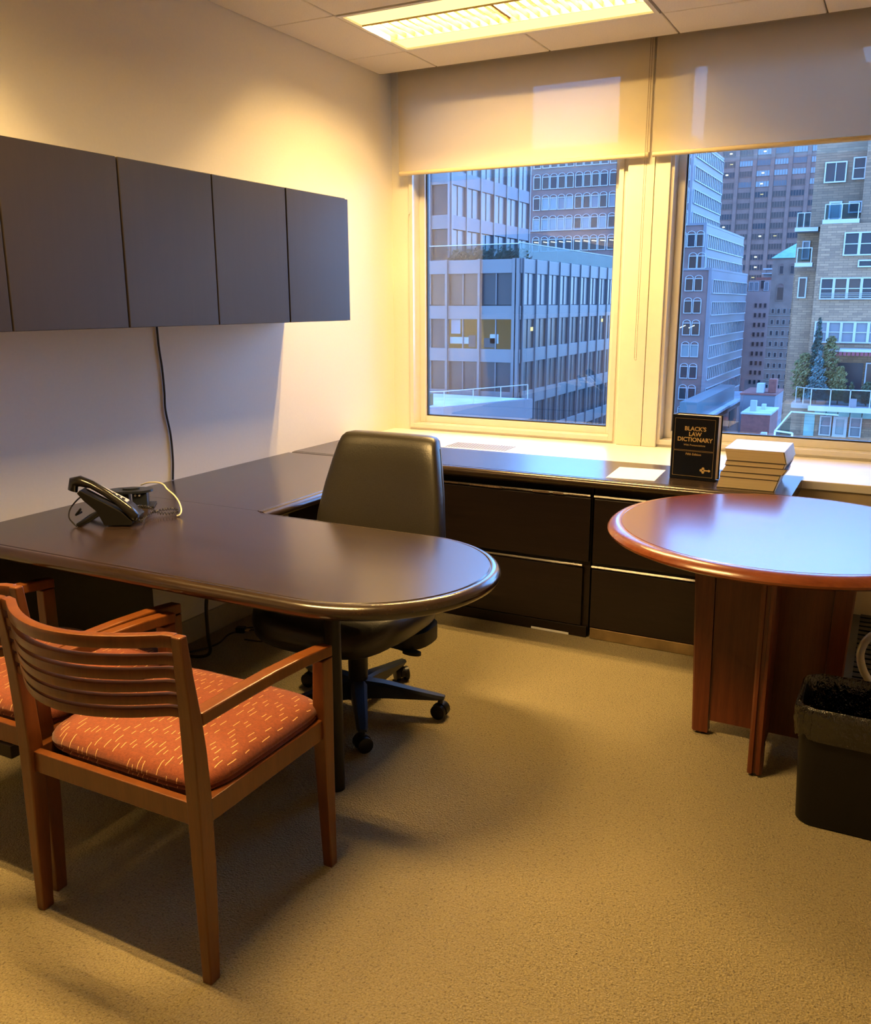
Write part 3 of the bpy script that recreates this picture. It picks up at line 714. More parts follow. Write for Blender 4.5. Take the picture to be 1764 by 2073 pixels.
# ================================================================== THINGS ON THE DESK
# telephone: x forward (towards the low front), y to the far side
ph = thing('desk_phone', 'black office telephone on a wedge stand with handset resting on top', 'telephone', (.338, -2.442, D), R(30)); ph.scale = (.80, .92, 1)
m = MB(); prof_ = [(.095, .004), (.105, .018), (.06, .052), (-.095, .122), (-.108, .112), (-.085, .088), (-.035, .050), (-.01, .004)]
m.loft([[(x, y, z) for x, z in prof_] for y in (-.070, .085)]); m.obj('body', 'plastic_black', ph, bevel=.003)
m = MB(); m.add([(-.082, -.030, .1185), (.050, -.030, .0590), (.050, .070, .0590), (-.082, .070, .1185), (-.082, -.030, .1215), (.050, -.030, .0620), (.050, .070, .0620), (-.082, .070, .1215)], [(0,3,2,1),(4,5,6,7),(0,1,5,4),(1,2,6,5),(2,3,7,6),(3,0,4,7)]); m.obj('keypad_plate', 'silver', ph)
m = MB(); m.add([(-.080, -.015, .1225), (-.040, -.015, .1045), (-.040, .062, .1045), (-.080, .062, .1225)], [(0, 1, 2, 3)]); lab(m.obj('display', 'screen_grey', ph), 'grey display')
bmq = MB().box(-.006, .006, -.006, .006, 0, .003).mesh('button', 'plastic_gloss')
for i in range(4):
    for j in range(3):
        x = -.022+i*.019; o = link('button', bmq, ph, (x, .0+j*.022, .1225-(x+.082)*.451)); o.rotation_euler = (0, R(24), 0)
m = MB(); hp = [(-.128, .118, .020), (-.120, .146, .021), (-.095, .150, .018), (-.05, .138, .0135), (.00, .112, .013), (.05, .082, .0135), (.09, .052, .018), (.112, .030, .020), (.120, .022, .012)]
loops = []
for i, (x, z, hh) in enumerate(hp):
    a = hp[max(0, i-1)]; b_ = hp[min(len(hp)-1, i+1)]; d = Vector((b_[0]-a[0], 0, b_[1]-a[1])).normalized(); nn = Vector((-d.z, 0, d.x)); c = Vector((x, -.055, z)); wd = [.010, .021, .024, .021, .019, .021, .024, .021, .010][i]
    loops.append([tuple(c+Vector((0, 1, 0))*wd*math.cos(2*PI*k/14)+nn*hh*.98*math.sin(2*PI*k/14)) for k in range(14)])
m.loft(loops); m.obj('handset', 'plastic_gloss', ph, smooth=60)
m = MB()
for y in (-.060, .060):
    m.tube([(-.030, y, .045), (-.075, y, .022), (-.120, y, .006)], [.010, .009, .0065], 8)
m.tube([(-.119, -.06, .007), (-.119, .06, .007)], .006, 8); m.tube([(-.100, -.06, .060), (-.122, -.06, .040), (-.124, .0, .036)], .004, 8); m.obj('stand', 'plastic_black', ph, smooth=50)
# spiral cord
pts = []; base = bez([(.105, -.06, .020), (.135, -.045, .012), (.125, .02, .010), (.140, .09, .012), (.19, .13, .014), (.235, .125, .012), (.23, .085, .010), (.17, .07, .012), (.12, .085, .030), (.075, .08, .035)], 26)
for i, p in enumerate(base):
    t = i*1.35; pts.append(p+Vector((0, math.cos(t), math.sin(t)))*.0045+Vector((0, 0, .002)))
stuff(MB().tube(pts, .0019, 5).obj('spiral_cord', 'cord_black', ph, smooth=True))
m = MB().tube(bez([(-.09, .05, .075), (-.125, .03, .085), (-.150, -.03, .060), (-.155, -.05, .03), (-.135, -.055, .008), (-.12, -.07, .004)], 6), .0028, 6); m.obj('line_cord', 'cord_black', ph, smooth=True)
# dock behind
dk = thing('cable_dock', 'small black cable dock with oval top behind the telephone', 'device', (.205, -2.235, D), R(38))
m = MB(); m.loft([sq(.080, .045, 0, 0, z, 32, 2.2, tilt=.0) for z in (.052, .060)]); m.loft([sq(.030, .017, .005, 0, z, 20, 2) for z in (.060, .066)]); m.obj('oval_top', 'plastic_blue_black', dk, smooth=40)
b1(-.052, -.002, -.03, .025, .0, .052).obj('block', 'plastic_blue_black', dk, bevel=.004)
b1(.010, .062, -.03, .025, .0, .052).obj('block', 'plastic_blue_black', dk, bevel=.004)
b1(-.07, .085, -.05, .04, .0, .006).obj('foot_plate', 'plastic_black', dk, bevel=.002)
m = MB()
for x in (.022, .036): m.tube([(x, -.030, .044), (x, -.036, .044)], .004, 8)
m.obj('port', 'silver', dk)
pts = bez([(.215, -2.19, D+.069), (.255, -2.195, D+.082), (.305, -2.20, D+.088), (.345, -2.212, D+.087), (.385, -2.235, D+.078), (.425, -2.245, D+.062), (.455, -2.255, D+.042), (.477, -2.270, D+.020), (.481, -2.283, D+.008), (.474, -2.290, D+.0045)], 8)
tag(MB().tube(pts, .0026, 7).obj('white_cable', 'cord_white', smooth=True), 'thin white cable arching over the desk from behind the telephone', 'cable')

# cords under the desk
pts = bez([(.34, -2.0, .42), (.33, -2.02, .30), (.30, -1.99, .16), (.24, -1.92, .05), (.16, -1.90, .008), (.06, -1.93, .006), (.04, -2.0, .006)], 8)
tag(MB().tube(pts, .007, 8).obj('drooping_cable', 'cord_black', smooth=True), 'thick black cord drooping under the desk to the floor', 'cord')
pts = bez([(.03, -1.95, .006), (.10, -1.86, .006), (.13, -1.75, .006), (.10, -1.63, .006), (.16, -1.55, .006), (.30, -1.42, .006), (.5, -1.40, .006)], 8)
tag(MB().tube(pts, .004, 6).obj('floor_cord', 'cord_black', smooth=True), 'thin black cord lying along the wall on the carpet', 'cord')
plg = thing('power_plug', 'small black plug lying on the carpet under the desk', 'plug', (.13, -1.585, 0), R(20))
b1(-.03, .012, -.016, .016, .001, .026).obj('plug_body', 'plastic_black', plg, bevel=.004)
m = MB(); m.box(.012, .030, -.009, -.006, .010, .016); m.box(.012, .030, .006, .009, .010, .016); m.obj('prong', 'gold_foil', plg)
pts = bez([(.10, -1.575, .01), (.15, -1.52, .006), (.26, -1.50, .006), (.33, -1.56, .006), (.28, -1.64, .006), (.20, -1.66, .006)], 8)
tag(MB().tube(pts, .003, 6).obj('thin_cord', 'cord_black', smooth=True), 'thin looped black cord beside the plug on the carpet', 'cord')

# paper
pq = MB(); P4 = [(1.561, -.957), (1.757, -.939), (1.741, -.679), (1.543, -.694)]
pq.loft([[(x, y, D+z) for x, y in P4] for z in (.0002, .0012)])
tag(pq.obj('paper_sheet', 'paper_white'), 'blank white paper sheet on the credenza left of the dictionary', 'paper')

# dictionary standing up: local x right, y back, z up
def text_obj(s, size, x, z, parent, mat, name='lettering', bold=.0):
    cu = bpy.data.curves.new('txt', 'FONT'); cu.body = s; cu.size = size; cu.align_x = 'CENTER'; cu.extrude = .0003; cu.offset = bold; cu.resolution_u = 3
    o = bpy.data.objects.new('txt', cu); COL.objects.link(o); bpy.context.view_layer.update()
    me = bpy.data.meshes.new_from_object(o.evaluated_get(bpy.context.evaluated_depsgraph_get())); bpy.data.objects.remove(o)
    me.materials.clear(); me.materials.append(MATS[mat])
    q = link(name, me, parent, (x, -.0006, z)); q.rotation_euler = (R(90), 0, 0); return q
bk_ = thing('law_dictionary', 'upright dark navy dictionary with gold lettering on the credenza', 'book', (1.793, -.834, D+.001), R(-5.5))
BW, BH, BT = .186, .262, .060
m = MB(); m.box(.0, BW, 0, .0028, 0, BH); m.box(.0, BW, BT-.0028, BT, 0, BH); m.obj('cover', 'cover_navy', bk_, bevel=.001, seg=1)
m = MB(); m.loft([[(.001+math.sin(PI*k/8)*-.006, .0028+(BT-.0056)*k/8, z) for k in range(9)]+[(.006, BT-.0028, z), (.006, .0028, z)] for z in (0, BH)]); m.obj('spine', 'cover_navy', bk_, smooth=40)
m = MB(); m.box(.0065, BW-.005, .003, BT-.003, .004, BH-.004); m.obj('pages', 'page_block_upright', bk_)
text_obj("BLACK'S", .0235, BW/2+.002, .200, bk_, 'gold_foil', bold=.0006)
text_obj("LAW", .0235, BW/2+.002, .178, bk_, 'gold_foil', bold=.0006)
text_obj("DICTIONARY", .0235, BW/2+.002, .156, bk_, 'gold_foil', bold=.0006)
text_obj("With Pronunciations", .0105, BW/2+.002, .138, bk_, 'gold_foil')
text_obj("Fifth Edition", .0130, BW/2, .100, bk_, 'gold_foil')
m = MB()
def rule(x0, x1, z0, z1): m.box(x0, x1, -.0005, -.0001, z0, z1)
for x0, x1, z0, z1 in ((.011, BW-.012, .1195, BH-.014), (.011, BW-.012, .014, .1165)):
    t_ = .0007; rule(x0, x1, z0, z0+t_); rule(x0, x1, z1-t_, z1); rule(x0, x0+t_, z0, z1); rule(x1-t_, x1, z0, z1)
m.obj('gold_border', 'gold_foil', bk_)
m = MB()
for cx_, cz_, r_ in ((.128, .042, .0055), (.136, .0495, .0055), (.136, .0345, .0055), (.142, .042, .004)):
    m.add([(cx_+math.cos(2*PI*k/14)*r_, -.0006, cz_+math.sin(2*PI*k/14)*r_) for k in range(14)], [tuple(range(13, -1, -1))])
m.box(.144, .160, -.0008, -.0002, .0395, .0445); m.add([(.158, -.0007, .0365), (.163, -.0007, .038), (.166, -.0007, .042), (.163, -.0007, .046), (.158, -.0007, .0475)], [(0, 1, 2, 3, 4)])
lab(m.obj('key_emblem', 'gold_foil', bk_), 'small gold key emblem')

# stacked thick books
zz = D+.0005
BK = [(.0420, 2.000, 2.214, -.945, 'bottom book of the paper-edged stack on the credenza'), (.0185, 2.012, 2.232, -.938, 'thin book second from the bottom of the stack'), (.0240, 2.012, 2.236, -.930, 'thick book in the middle of the paper-edged stack'), (.0170, 2.026, 2.243, -.925, 'thin book just under the top book of the stack'), (.0460, 2.030, 2.250, -.915, 'thick pale-covered book on top of the stack')]
for i, (hgt, x0, x1, yf_, lb) in enumerate(BK):
    t = thing('thick_book', lb, 'book', ((x0+x1)/2, yf_+.135, zz), R([1, -1.5, 2, -1, -.5][i]), 'thick books stacked beside the dictionary')
    hx = (x1-x0)/2; hy = .132; sk = [.010, .004, .012, .004, -.010][i]
    m = MB(); m.add([(-hx, -hy, .001), (hx-.004, -hy, .001), (hx-.004, hy, .001), (-hx, hy, .001), (-hx+sk, -hy, hgt-.001), (hx-.004+sk*1.2, -hy, hgt-.001), (hx-.004+sk*1.2, hy, hgt-.001), (-hx+sk, hy, hgt-.001)], [(0,3,2,1),(4,5,6,7),(0,1,5,4),(1,2,6,5),(2,3,7,6),(3,0,4,7)])
    m.obj('pages', 'page_block', t)
    cm = 'cover_white' if i in (4,) else 'cover_dark'
    m = MB(); m.box(-hx-.001+sk, hx+sk*1.2, -hy-.001, hy+.001, hgt-.001, hgt); m.obj('front_cover', cm, t)
    m = MB(); m.box(-hx-.001, hx, -hy-.001, hy+.001, 0, .001); m.obj('back_cover', 'cover_dark', t)
    m = MB(); m.add([(hx-.001, -hy-.001, 0), (hx+.001, -hy-.001, 0), (hx+.001, hy+.001, 0), (hx-.001, hy+.001, 0), (hx-.001+sk*1.2, -hy-.001, hgt), (hx+.001+sk*1.2, -hy-.001, hgt), (hx+.001+sk*1.2, hy+.001, hgt), (hx-.001+sk*1.2, hy+.001, hgt)], [(0,3,2,1),(4,5,6,7),(0,1,5,4),(1,2,6,5),(2,3,7,6),(3,0,4,7)])
    m.obj('spine', 'cover_white', t)
    zz += hgt+.0006

# ================================================================== THE CITY OUTSIDE (all blocks share the street grid)
GZ = -27.0
struct(b1(-260, 260, 6, 600, GZ-.5, GZ).obj('ground', 'asphalt'), 'street far below the windows')
WMC = {}
def win_mesh(kind, w_, h_, fr_, frame_mat, pane_mat_, nx=1, nz_=1, arch=0.0, depth=.10, bar=None):
    """window in local coords: x centre, z from 0 up, front towards -y; frame and panes in one small mesh"""
    key = (kind, w_, h_, fr_, frame_mat, pane_mat_, nx, nz_, arch)
    if key in WMC: return WMC[key]
    bar = bar or fr_*.6; m = MB(); m.cur = 0; x0, x1 = -w_/2, w_/2
    m.box(x0, x0+fr_, -depth, 0, 0, h_); m.box(x1-fr_, x1, -depth, 0, 0, h_); m.box(x0+fr_, x1-fr_, -depth, 0, 0, fr_); m.box(x0+fr_, x1-fr_, -depth, 0, h_-fr_, h_)
    for i in range(1, nx): x = x0+(x1-x0)*i/nx; m.box(x-bar/2, x+bar/2, -depth*.8, 0, fr_, h_-fr_)
    for i in range(1, nz_): z = h_*i/nz_; m.box(x0+fr_, x1-fr_, -depth*.8, 0, z-bar/2, z+bar/2)
    if arch:
        n = 8
        for k in range(n):
            a, b_ = PI*k/n, PI*(k+1)/n; ro, ri = 1.0, 1-fr_*2/w_
            p = [(-math.cos(a)*w_/2*q, y, h_+math.sin(a)*arch*q) for q in (ro, ri) for y in (-depth, 0)]+[(-math.cos(b_)*w_/2*q, y, h_+math.sin(b_)*arch*q) for q in (ro, ri) for y in (-depth, 0)]
            m.add(p, [(0,4,6,2),(1,3,7,5),(0,1,5,4),(2,6,7,3)])
        m.cur = 2
        m.add([(-math.cos(PI*k/n)*w_/2*.9, -.02, h_+math.sin(PI*k/n)*arch*.9) for k in range(n+1)], [tuple(range(n, -1, -1))])
    m.cur = 1; m.add([(x0+fr_*.5, -.03, fr_*.5), (x1-fr_*.5, -.03, fr_*.5), (x1-fr_*.5, -.03, h_-fr_*.5), (x0+fr_*.5, -.03, h_-fr_*.5)], [(0, 1, 2, 3)])
    me = m.mesh('window', [frame_mat, pane_mat_, 'arch_concrete']); WMC[key] = me; return me
def put_win(parent, me, x, y, z, side=False): return link('window', me, parent, (x, y, z), R(90) if side else 0)
rnd = random.Random(21)

# --- grey office block with fins, close on the left
bo = thing('office_block', 'grey office block with pale floor bands and vertical fins, left window', 'building')
XC, YC, YE, XW = -22.82, 58.0, 98.0, -42.0
FL = [(4.58, 3.55), (1.20, .20), (-2.0, -3.0), (-5.2, -6.2), (-8.4, -9.4), (-11.6, -12.6)]
b1(XW, XC-.35, YC+.5, YE, GZ, 3.4).obj('core', 'office_spandrel', bo)
b1(XW, XC-.5, YC+.8, YE-.5, 3.4, 3.9).obj('roof_deck', 'asphalt', bo)
fy = [58.4+2.62*k for k in range(15)]
fxs = [-23.15-1.02*k*2.9 for k in range(6)]
spm = MB().box(.10, .28, .08, 2.54, 0, 1.03).mesh('spandrel_panel', 'office_spandrel', bevel=.02, seg=1)
gls = {}
for mt in ('glass_blue', 'glass_dark', 'lit_room', 'glass_brown'):
    gls[mt] = MB().box(.08, .16, .07, 2.55, 0, 2.34).mesh('pane', mt)
mul = MB().box(.15, .22, -.03, .03, 0, 2.34).mesh('mullion', 'office_fin')
for zt, zb in FL:
    for k in range(14):
        link('spandrel_panel', spm, bo, (XC-.34, fy[k], zb))
        if zb > -11: 
            row = FL.index((zt, zb)); mt = 'glass_dark' if row != 0 else 'glass_blue'
            if row == 1 and k in (0, 1, 2): mt = 'glass_brown'
            link('pane', gls[mt], bo, (XC-.34, fy[k], zb-2.28)); link('mullion', mul, bo, (XC-.34, fy[k]+1.3, zb-2.28))
fin = MB().box(0, .37, -.06, .06, GZ, 4.62).mesh('fin', 'office_fin')
for k in range(15): link('fin', fin, bo, (XC-.34, fy[k], 0))
# facade facing the room
LX = [-23.55, -26.25, -29.0, -31.8, -34.6, -37.4]
sp2 = MB().box(.06, 2.66, -.02, .16, 0, 1.0).mesh('spandrel_panel', 'office_spandrel', bevel=.02, seg=1)
g2 = {mt: MB().box(.06, 2.66, .20, .26, 0, 2.34).mesh('pane', mt) for mt in ('glass_dark', 'lit_room', 'glass_blue', 'glass_brown')}
mu2 = MB().box(-.04, .04, .05, .2, 0, 2.34).mesh('mullion', 'office_fin'); fn2 = MB().box(-.09, .09, -.22, .2, GZ, 4.60).mesh('fin', 'office_fin')
for r_, (zt, zb) in enumerate(FL):
    for k in range(5):
        x = LX[k+1]; link('spandrel_panel', sp2, bo, (x, YC, zb))
        if r_ < 5:
            mt = 'lit_room' if r_ == 1 and k in (0, 1) else ('glass_brown' if r_ == 0 and k else 'glass_dark')
            link('pane', g2[mt], bo, (x, YC, zb-2.28)); link('mullion', mu2, bo, (x+1.35, YC, zb-2.28))
for x in LX[1:]: link('fin', fn2, bo, (x+.03, YC, 0))
for x0, x1 in ((-23.55, -23.32), (-23.22, -22.98), ):
    b1(x0, x1, YC-.15, YC+.3, GZ, 4.6).obj('corner_pier', 'office_fin', bo)
for zt, zb in FL: b1(-23.5, -22.9, YC+.02, YC+.45, zb, zt).obj('corner_panel', 'office_spandrel', bo)
b1(-23.5, -22.9, YC+.2, YC+.5, GZ, 3.5).obj('corner_glass', 'glass_dark', bo)
# lit lamps seen inside, third floor band
lm = MB().box(.08, .12, -.26, .26, -.15, .15).mesh('inner_lamp', 'lit_yellow')
for y, z in ((60.6, .0-.35), (71.9, -.05), (78.6, .0)): link('inner_lamp', lm, bo, (XC-.275, y, z-.2))
# furniture glimpsed in the lit rooms
for x0, x1, z0, z1, mt in ((-28.7, -27.9, -.9, .6, 'pale_panel'), (-28.8, -27.2, -1.65, -1.15, 'glass_pale'), (-27.2, -26.6, -1.9, -1.0, 'glass_dark'), (-25.4, -24.7, -1.6, -.9, 'glass_pale'), (-25.9, -24.9, -1.9, -1.2, 'glass_dark')):
    b1(x0, x1, YC+.15, YC+.19, z0, z1).obj('office_furniture', mt, bo)
# roof terrace rail
m = MB()
tp = [(XC-.6, 58.8), (XC-.6, 96)]
b1(XC-.62, XC-.58, 58.8, 96, 4.62, 5.72).obj('terrace_glass', 'rail_glass', bo)
b1(XC-.66, XC-.54, 58.8, 96, 5.72, 5.80).obj('terrace_rail', 'white_aluminium', bo)
b1(-33, XC-.6, 58.82, 58.86, 4.62, 5.66).obj('terrace_glass', 'rail_glass', bo)
b1(-33, XC-.6, 58.8, 58.9, 5.66, 5.72).obj('terrace_rail', 'white_aluminium', bo)
# set-back upper floors
bu = thing('office_tower', 'set-back upper office floors with tall glass bays, top left of left window', 'building')
X2, Y2, Y2E = -34.73, 70.0, 88.9
b1(-60, X2-.3, Y2+.3, Y2E, 3.9, 30).obj('core', 'glass_dark', bu)
UB = [(4.0, 5.2), (7.9, 9.1), (11.7, 12.95), (15.6, 16.9), (19.5, 20.8), (23.4, 24.7)]
f2 = [Y2+3.12*k for k in range(7)]
s3 = MB().box(-.06, .12, .06, 3.06, 0, 1.22).mesh('spandrel_panel', 'pale_panel', bevel=.02, seg=1)
p3 = {mt: MB().box(-.1, -.03, .06, 3.06, 0, 2.68).mesh('pane', mt) for mt in ('glass_blue', 'glass_pale')}
m3_ = MB().box(-.05, .03, -.03, .03, 0, 2.68).mesh('mullion', 'office_fin')
f3 = MB().box(-.2, .20, -.11, .11, 3.9, 30).mesh('fin', 'office_fin')
for i, (z0, z1) in enumerate(UB):
    for k in range(6):
        link('spandrel_panel', s3, bu, (X2, f2[k], z0)); link('pane', p3['glass_blue'], bu, (X2, f2[k], z1-.03)); link('mullion', m3_, bu, (X2, f2[k]+1.5, z1-.03))
for y in f2: link('fin', f3, bu, (X2, y, 0))
s4 = MB().box(.05, 1.95, -.06, .12, 0, 1.22).mesh('spandrel_panel', 'office_spandrel', bevel=.02, seg=1); p4 = MB().box(.05, 1.95, .15, .2, 0, 2.68).mesh('pane', 'glass_dark'); f4 = MB().box(-.1, .1, -.25, .2, 3.9, 30).mesh('fin', 'pale_panel')
for k in range(6):
    x = X2-2.0*(k+1)
    link('fin', f4, bu, (x, Y2, 0))
    for z0, z1 in UB: link('spandrel_panel', s4, bu, (x, Y2, z0)); link('pane', p4, bu, (x, Y2, z1-.03))
link('fin', f4, bu, (X2-.05, Y2, 0))
# terrace hedge
def foliage(name, shape, n, size, mat, parent, seed):
    rg = random.Random(seed); m = MB()
    for i in range(n):
        p = shape(rg); d = Vector((rg.gauss(0, 1), rg.gauss(0, 1), rg.gauss(0, .7))).normalized(); a = d.orthogonal().normalized()*size*rg.uniform(.6, 1.3); b_ = d.cross(a).normalized()*size*rg.uniform(.3, .6); p = Vector(p)
        m.add([p-a, p-b_, p+a, p+b_], [(0, 1, 2, 3)])
    return stuff(m.obj(name, mat, parent))
hd = thing('roof_hedge', 'dark hedge growing on the roof terrace of the grey office block', 'hedge', (-26.5, 60.6, 3.9))
foliage('foliage', lambda rg: (rg.uniform(-3.4, 3.1), rg.uniform(-.8, .8), rg.uniform(.2, 1.3+.35*math.sin(rg.random()*6))), 2600, .16, 'leaf_green', hd, 2)
b1(-3.5, 3.2, -.85, .85, 0, .5).obj('planter', 'office_fin', hd)
# lower terrace block in the bottom left corner
bl_ = thing('terrace_block', 'low block with pale roof terrace and white rail, bottom left', 'building')
m = MB(); m.loft([[(-27.5, 47.0, z), (-24.9, 49.4, z), (-21.6, 56.8, z), (-21.6, 57.6, z), (-31, 57.6, z), (-31, 47, z)] for z in (-7.0, -5.55)])
m.obj('terrace_slab', 'pale_panel', bl_)
m = MB(); m.loft([[(-27.3, 47.6, z), (-25.1, 49.7, z), (-22.0, 56.9, z), (-31, 57.4, z), (-31, 47.6, z)] for z in (-5.54, -5.50)]); m.obj('terrace_floor', 'roof_pale', bl_)
m = MB(); m.tube([(-27.4, 47.1, -4.45), (-24.9, 49.5, -4.45), (-21.7, 56.8, -4.45)], .035, 6); m.obj('rail', 'white_aluminium', bl_)
pm = MB().box(-.025, .025, -.025, .025, 0, 1.05).mesh('rail_post', 'white_aluminium')
for t in (0, .33, .66, 1): link('rail_post', pm, bl_, (-24.9+3.2*t, 49.5+7.3*t, -5.5))
b1(-27, -26.1, 49.4, 50.2, -5.5, -4.7).obj('planter', 'leaf_green', bl_)
b1(-31, -22.2, 50, 57.5, GZ, -7.0).obj('wall', 'glass_dark', bl_)
for k in range(5): b1(-24.6+.55*k, -24.5+.55*k, 50.2+1.2*k, 50.4+1.2*k, -12, -7.0).obj('column', 'pale_panel', bl_)

# --- stepped building with white arched windows
ba = thing('arched_building', 'stepped purple-brown building with white arched windows', 'building')
YF = 155.0
TIER = [(-27.85, 193.4, GZ, 6.8), (-29.2, 194.0, 6.8, 14.15), (-32.0, 181.6, 14.15, 28.0)]
for x1, y1, z0, z1 in TIER:
    b1(-78, x1, YF, y1, z0, z1).obj('wall', 'arch_concrete', ba)
    b1(-78, x1+.15, YF-.15, y1, z1-.05, z1+.32).obj('cornice', 'pale_panel', ba)
    b1(x1-.02, x1+.10, YF+.1, y1-.1, z0, z1-.05).obj('side_cladding', 'pale_panel', ba)
    b1(x1-.35, x1+.16, YF-.14, YF+.3, z0, z1-.05).obj('corner_strip', 'pale_panel', ba)
    nd = (x1+.11)
aw = {mt: win_mesh('a', 1.42, 2.15, .12, 'white_aluminium', mt, 1, 1, .52, .16) for mt in ('glass_brown', 'glass_dark', 'glass_pale', 'lit_white', 'glass_curtain')}
rows = [10.55+3.60*k for k in range(5)]
def colx(c): g_, i = divmod(c, 4); return -60.0+1.30+6.25*g_+1.525*i-6.25+.72
cols = [colx(c) for c in range(3, 24)]
lampm = MB().box(-.55, .55, -.05, -.035, 1.55, 1.72).mesh('inner_lamp', 'lit_white')
cnt = 0
for ri, z in enumerate(rows):
    for ci, x in enumerate(cols):
        lim = -29.9 if z < 11 else -32.8
        if x > lim: continue
        if ri == 0: mt = 'glass_brown' if rnd.random() < .5 else 'glass_dark'
        elif ri == 1: mt = 'glass_pale' if ci < 5 else ('glass_brown' if rnd.random() < .8 else 'glass_pale')
        else: mt = rnd.choice(['glass_brown', 'glass_dark', 'glass_dark', 'glass_brown', 'glass_curtain', 'glass_pale'][: 6 if ri == 2 else 4])
        o = put_win(ba, aw[mt], x, YF-.02, z); cnt += 1
        if ri == 0 and ci < 13: 
            q = link('inner_lamp', lampm, o, (0, -.0, 0))
            q.rotation_euler = (0, R(rnd.choice([8, 10, 6])), 0)
for k in range(8):
    z = 7.0-3.72*k
    for x in (-31.35, -29.8) if k else (-31.0, -29.55):
        mt = {4: 'glass_pale', 5: 'glass_dark', 6: 'glass_dark', 7: 'glass_pale'}.get(k, 'glass_brown')
        o = put_win(ba, aw[mt], x, YF-.02, z)
        if k == 3: link('inner_lamp', lampm, o, (0, 0, 0)).rotation_euler = (0, R(-25), 0)
# ribbons of tall narrow panes on the side facing the street
def ribbon(x, y0, y1, z, h_, n):
    m = MB(); m.cur = 0; m.box(x, x+.22, y0, y1, z-.16, z); m.box(x, x+.22, y0, y1, z+h_, z+h_+.12)
    for i in range(n+1):
        y = y0+(y1-y0)*i/n; m.box(x, x+.17, y-.09, y+.09, z, z+h_)
    m.cur = 1; m.box(x-.02, x+.03, y0, y1, z, z+h_)
    return m
for x1, y1, z0, z1 in TIER:
    zz_ = [-.67+3.72*k for k in range(-5, 9)]
    for z in zz_:
        if z > z0+.2-(.4 if z0 > 0 else 0) and z+2.3 < z1+.6:
            zb = z; hh = min(2.1, z1-.35-zb)
            if hh < .8: continue
            n_ = 21 if y1 > 190 else 15
            ribbon(x1+.10, YF+1.3, y1-.7, zb, hh, n_).obj('window_ribbon', ['white_aluminium', 'glass_blue' if z < -6 and z > -9 else 'glass_dark'], ba)
# podium below it
pd = thing('street_podium', 'low street building with green glass awning below the arched building', 'building')
b1(-27.3, -24.0, 132, 184, GZ, -16.6).obj('wall', 'arch_concrete', pd); b1(-27.3, -23.6, 131.5, 184.5, -16.6, -16.2).obj('roof_edge', 'roof_pale', pd)
b1(-27.2, -24.6, 134, 168, -16.2, -13.5).obj('glass_awning', 'glass_pale', pd)
for k in range(6): b1(-24.0, -23.9, 136+8*k, 142+8*k, -20.5, -17.6).obj('shop_window', 'glass_brown' if k % 2 else 'pink_stone', pd)

# --- brown tower
bt = thing('brown_tower', 'tall brown tower with grid of grouped windows, right window background', 'building')
b1(-66.5, -19.5, 330, 360, GZ, 82).obj('wall', 'tower_concrete', bt)
tm = {mt: win_mesh('t', 4.4, 1.95, .10, 'tower_concrete', mt, 5, 1, 0, .10, .14) for mt in ('glass_brown', 'glass_blue', 'glass_dark', 'glass_pale')}
pier = MB().box(-.62, .62, -.35, 0, GZ+10, 82).mesh('pier', 'tower_concrete')
ll = MB().box(-.5, .5, -.16, -.14, .9, 1.15).mesh('inner_lamp', 'lit_yellow'); lw = MB().box(-.8, .1, -.16, -.14, .8, 1.3).mesh('inner_lamp', 'lit_white')
XG_ = [-63.35+5.72*k for k in range(8)]
for x in XG_: link('pier', pier, bt, (x-2.86, 330, 0))
for r_ in range(23):
    z = -1.5+3.43*r_
    for k, x in enumerate(XG_):
        top_ = r_ > 11
        mt = ('glass_pale' if rnd.random() < .45 else 'glass_blue') if (top_ and k > 1 and rnd.random() < .75) else rnd.choice(['glass_brown', 'glass_brown', 'glass_dark'])
        o = put_win(bt, tm[mt], x, 329.95, z)
        if (k in (1,) and rnd.random() < .65) or (k == 3 and rnd.random() < .6) or rnd.random() < .04:
            link('inner_lamp', ll if rnd.random() < .3 else lw, o, (rnd.uniform(-1, 1), 0, 0))

# --- pink stepped building
bp = thing('pink_building', 'narrow pinkish stone building with rooftop penthouse, centre of right window', 'building')
b1(-28.7, -22.2, 200, 214, GZ, 3.6).obj('wall', 'pink_stone', bp); b1(-28.3, -22.6, 200.5, 213, 3.6, 6.0).obj('penthouse', 'pink_stone', bp); b1(-27.2, -24.0, 201.5, 211, 6.0, 6.6).obj('parapet', 'red_brick', bp)
m = MB(); m.box(-26.0, -23.6, 202, 206, 8.2, 8.5); m.box(-26.2, -23.7, 202, 206, 7.3, 7.5); m.box(-23.9, -23.6, 202, 206, 6.5, 8.2); m.box(-25.9, -24.2, 203, 205, 6.6, 7.3); m.obj('rooftop_sign_frame', 'white_aluminium', bp)
wp = win_mesh('p', .95, 1.9, .1, 'white_aluminium', 'glass_curtain'); wd = win_mesh('p', .95, 1.9, .1, 'pink_stone', 'glass_dark')
for x in (-28.0, -26.9, -24.9, -23.2, -22.7): put_win(bp, wp if x != -24.9 else wp, x+.05, 200.45 if x > -28.2 else 200.4, 3.75)
put_win(bp, wd, -25.6, 200.45, 4.1)
ws = win_mesh('s', .62, 1.0, .06, 'pink_stone', 'glass_dark')
for k in range(11):
    for x in (-26.6, -25.65, -24.7): put_win(bp, ws, x, 199.98, .25-2.03*k)

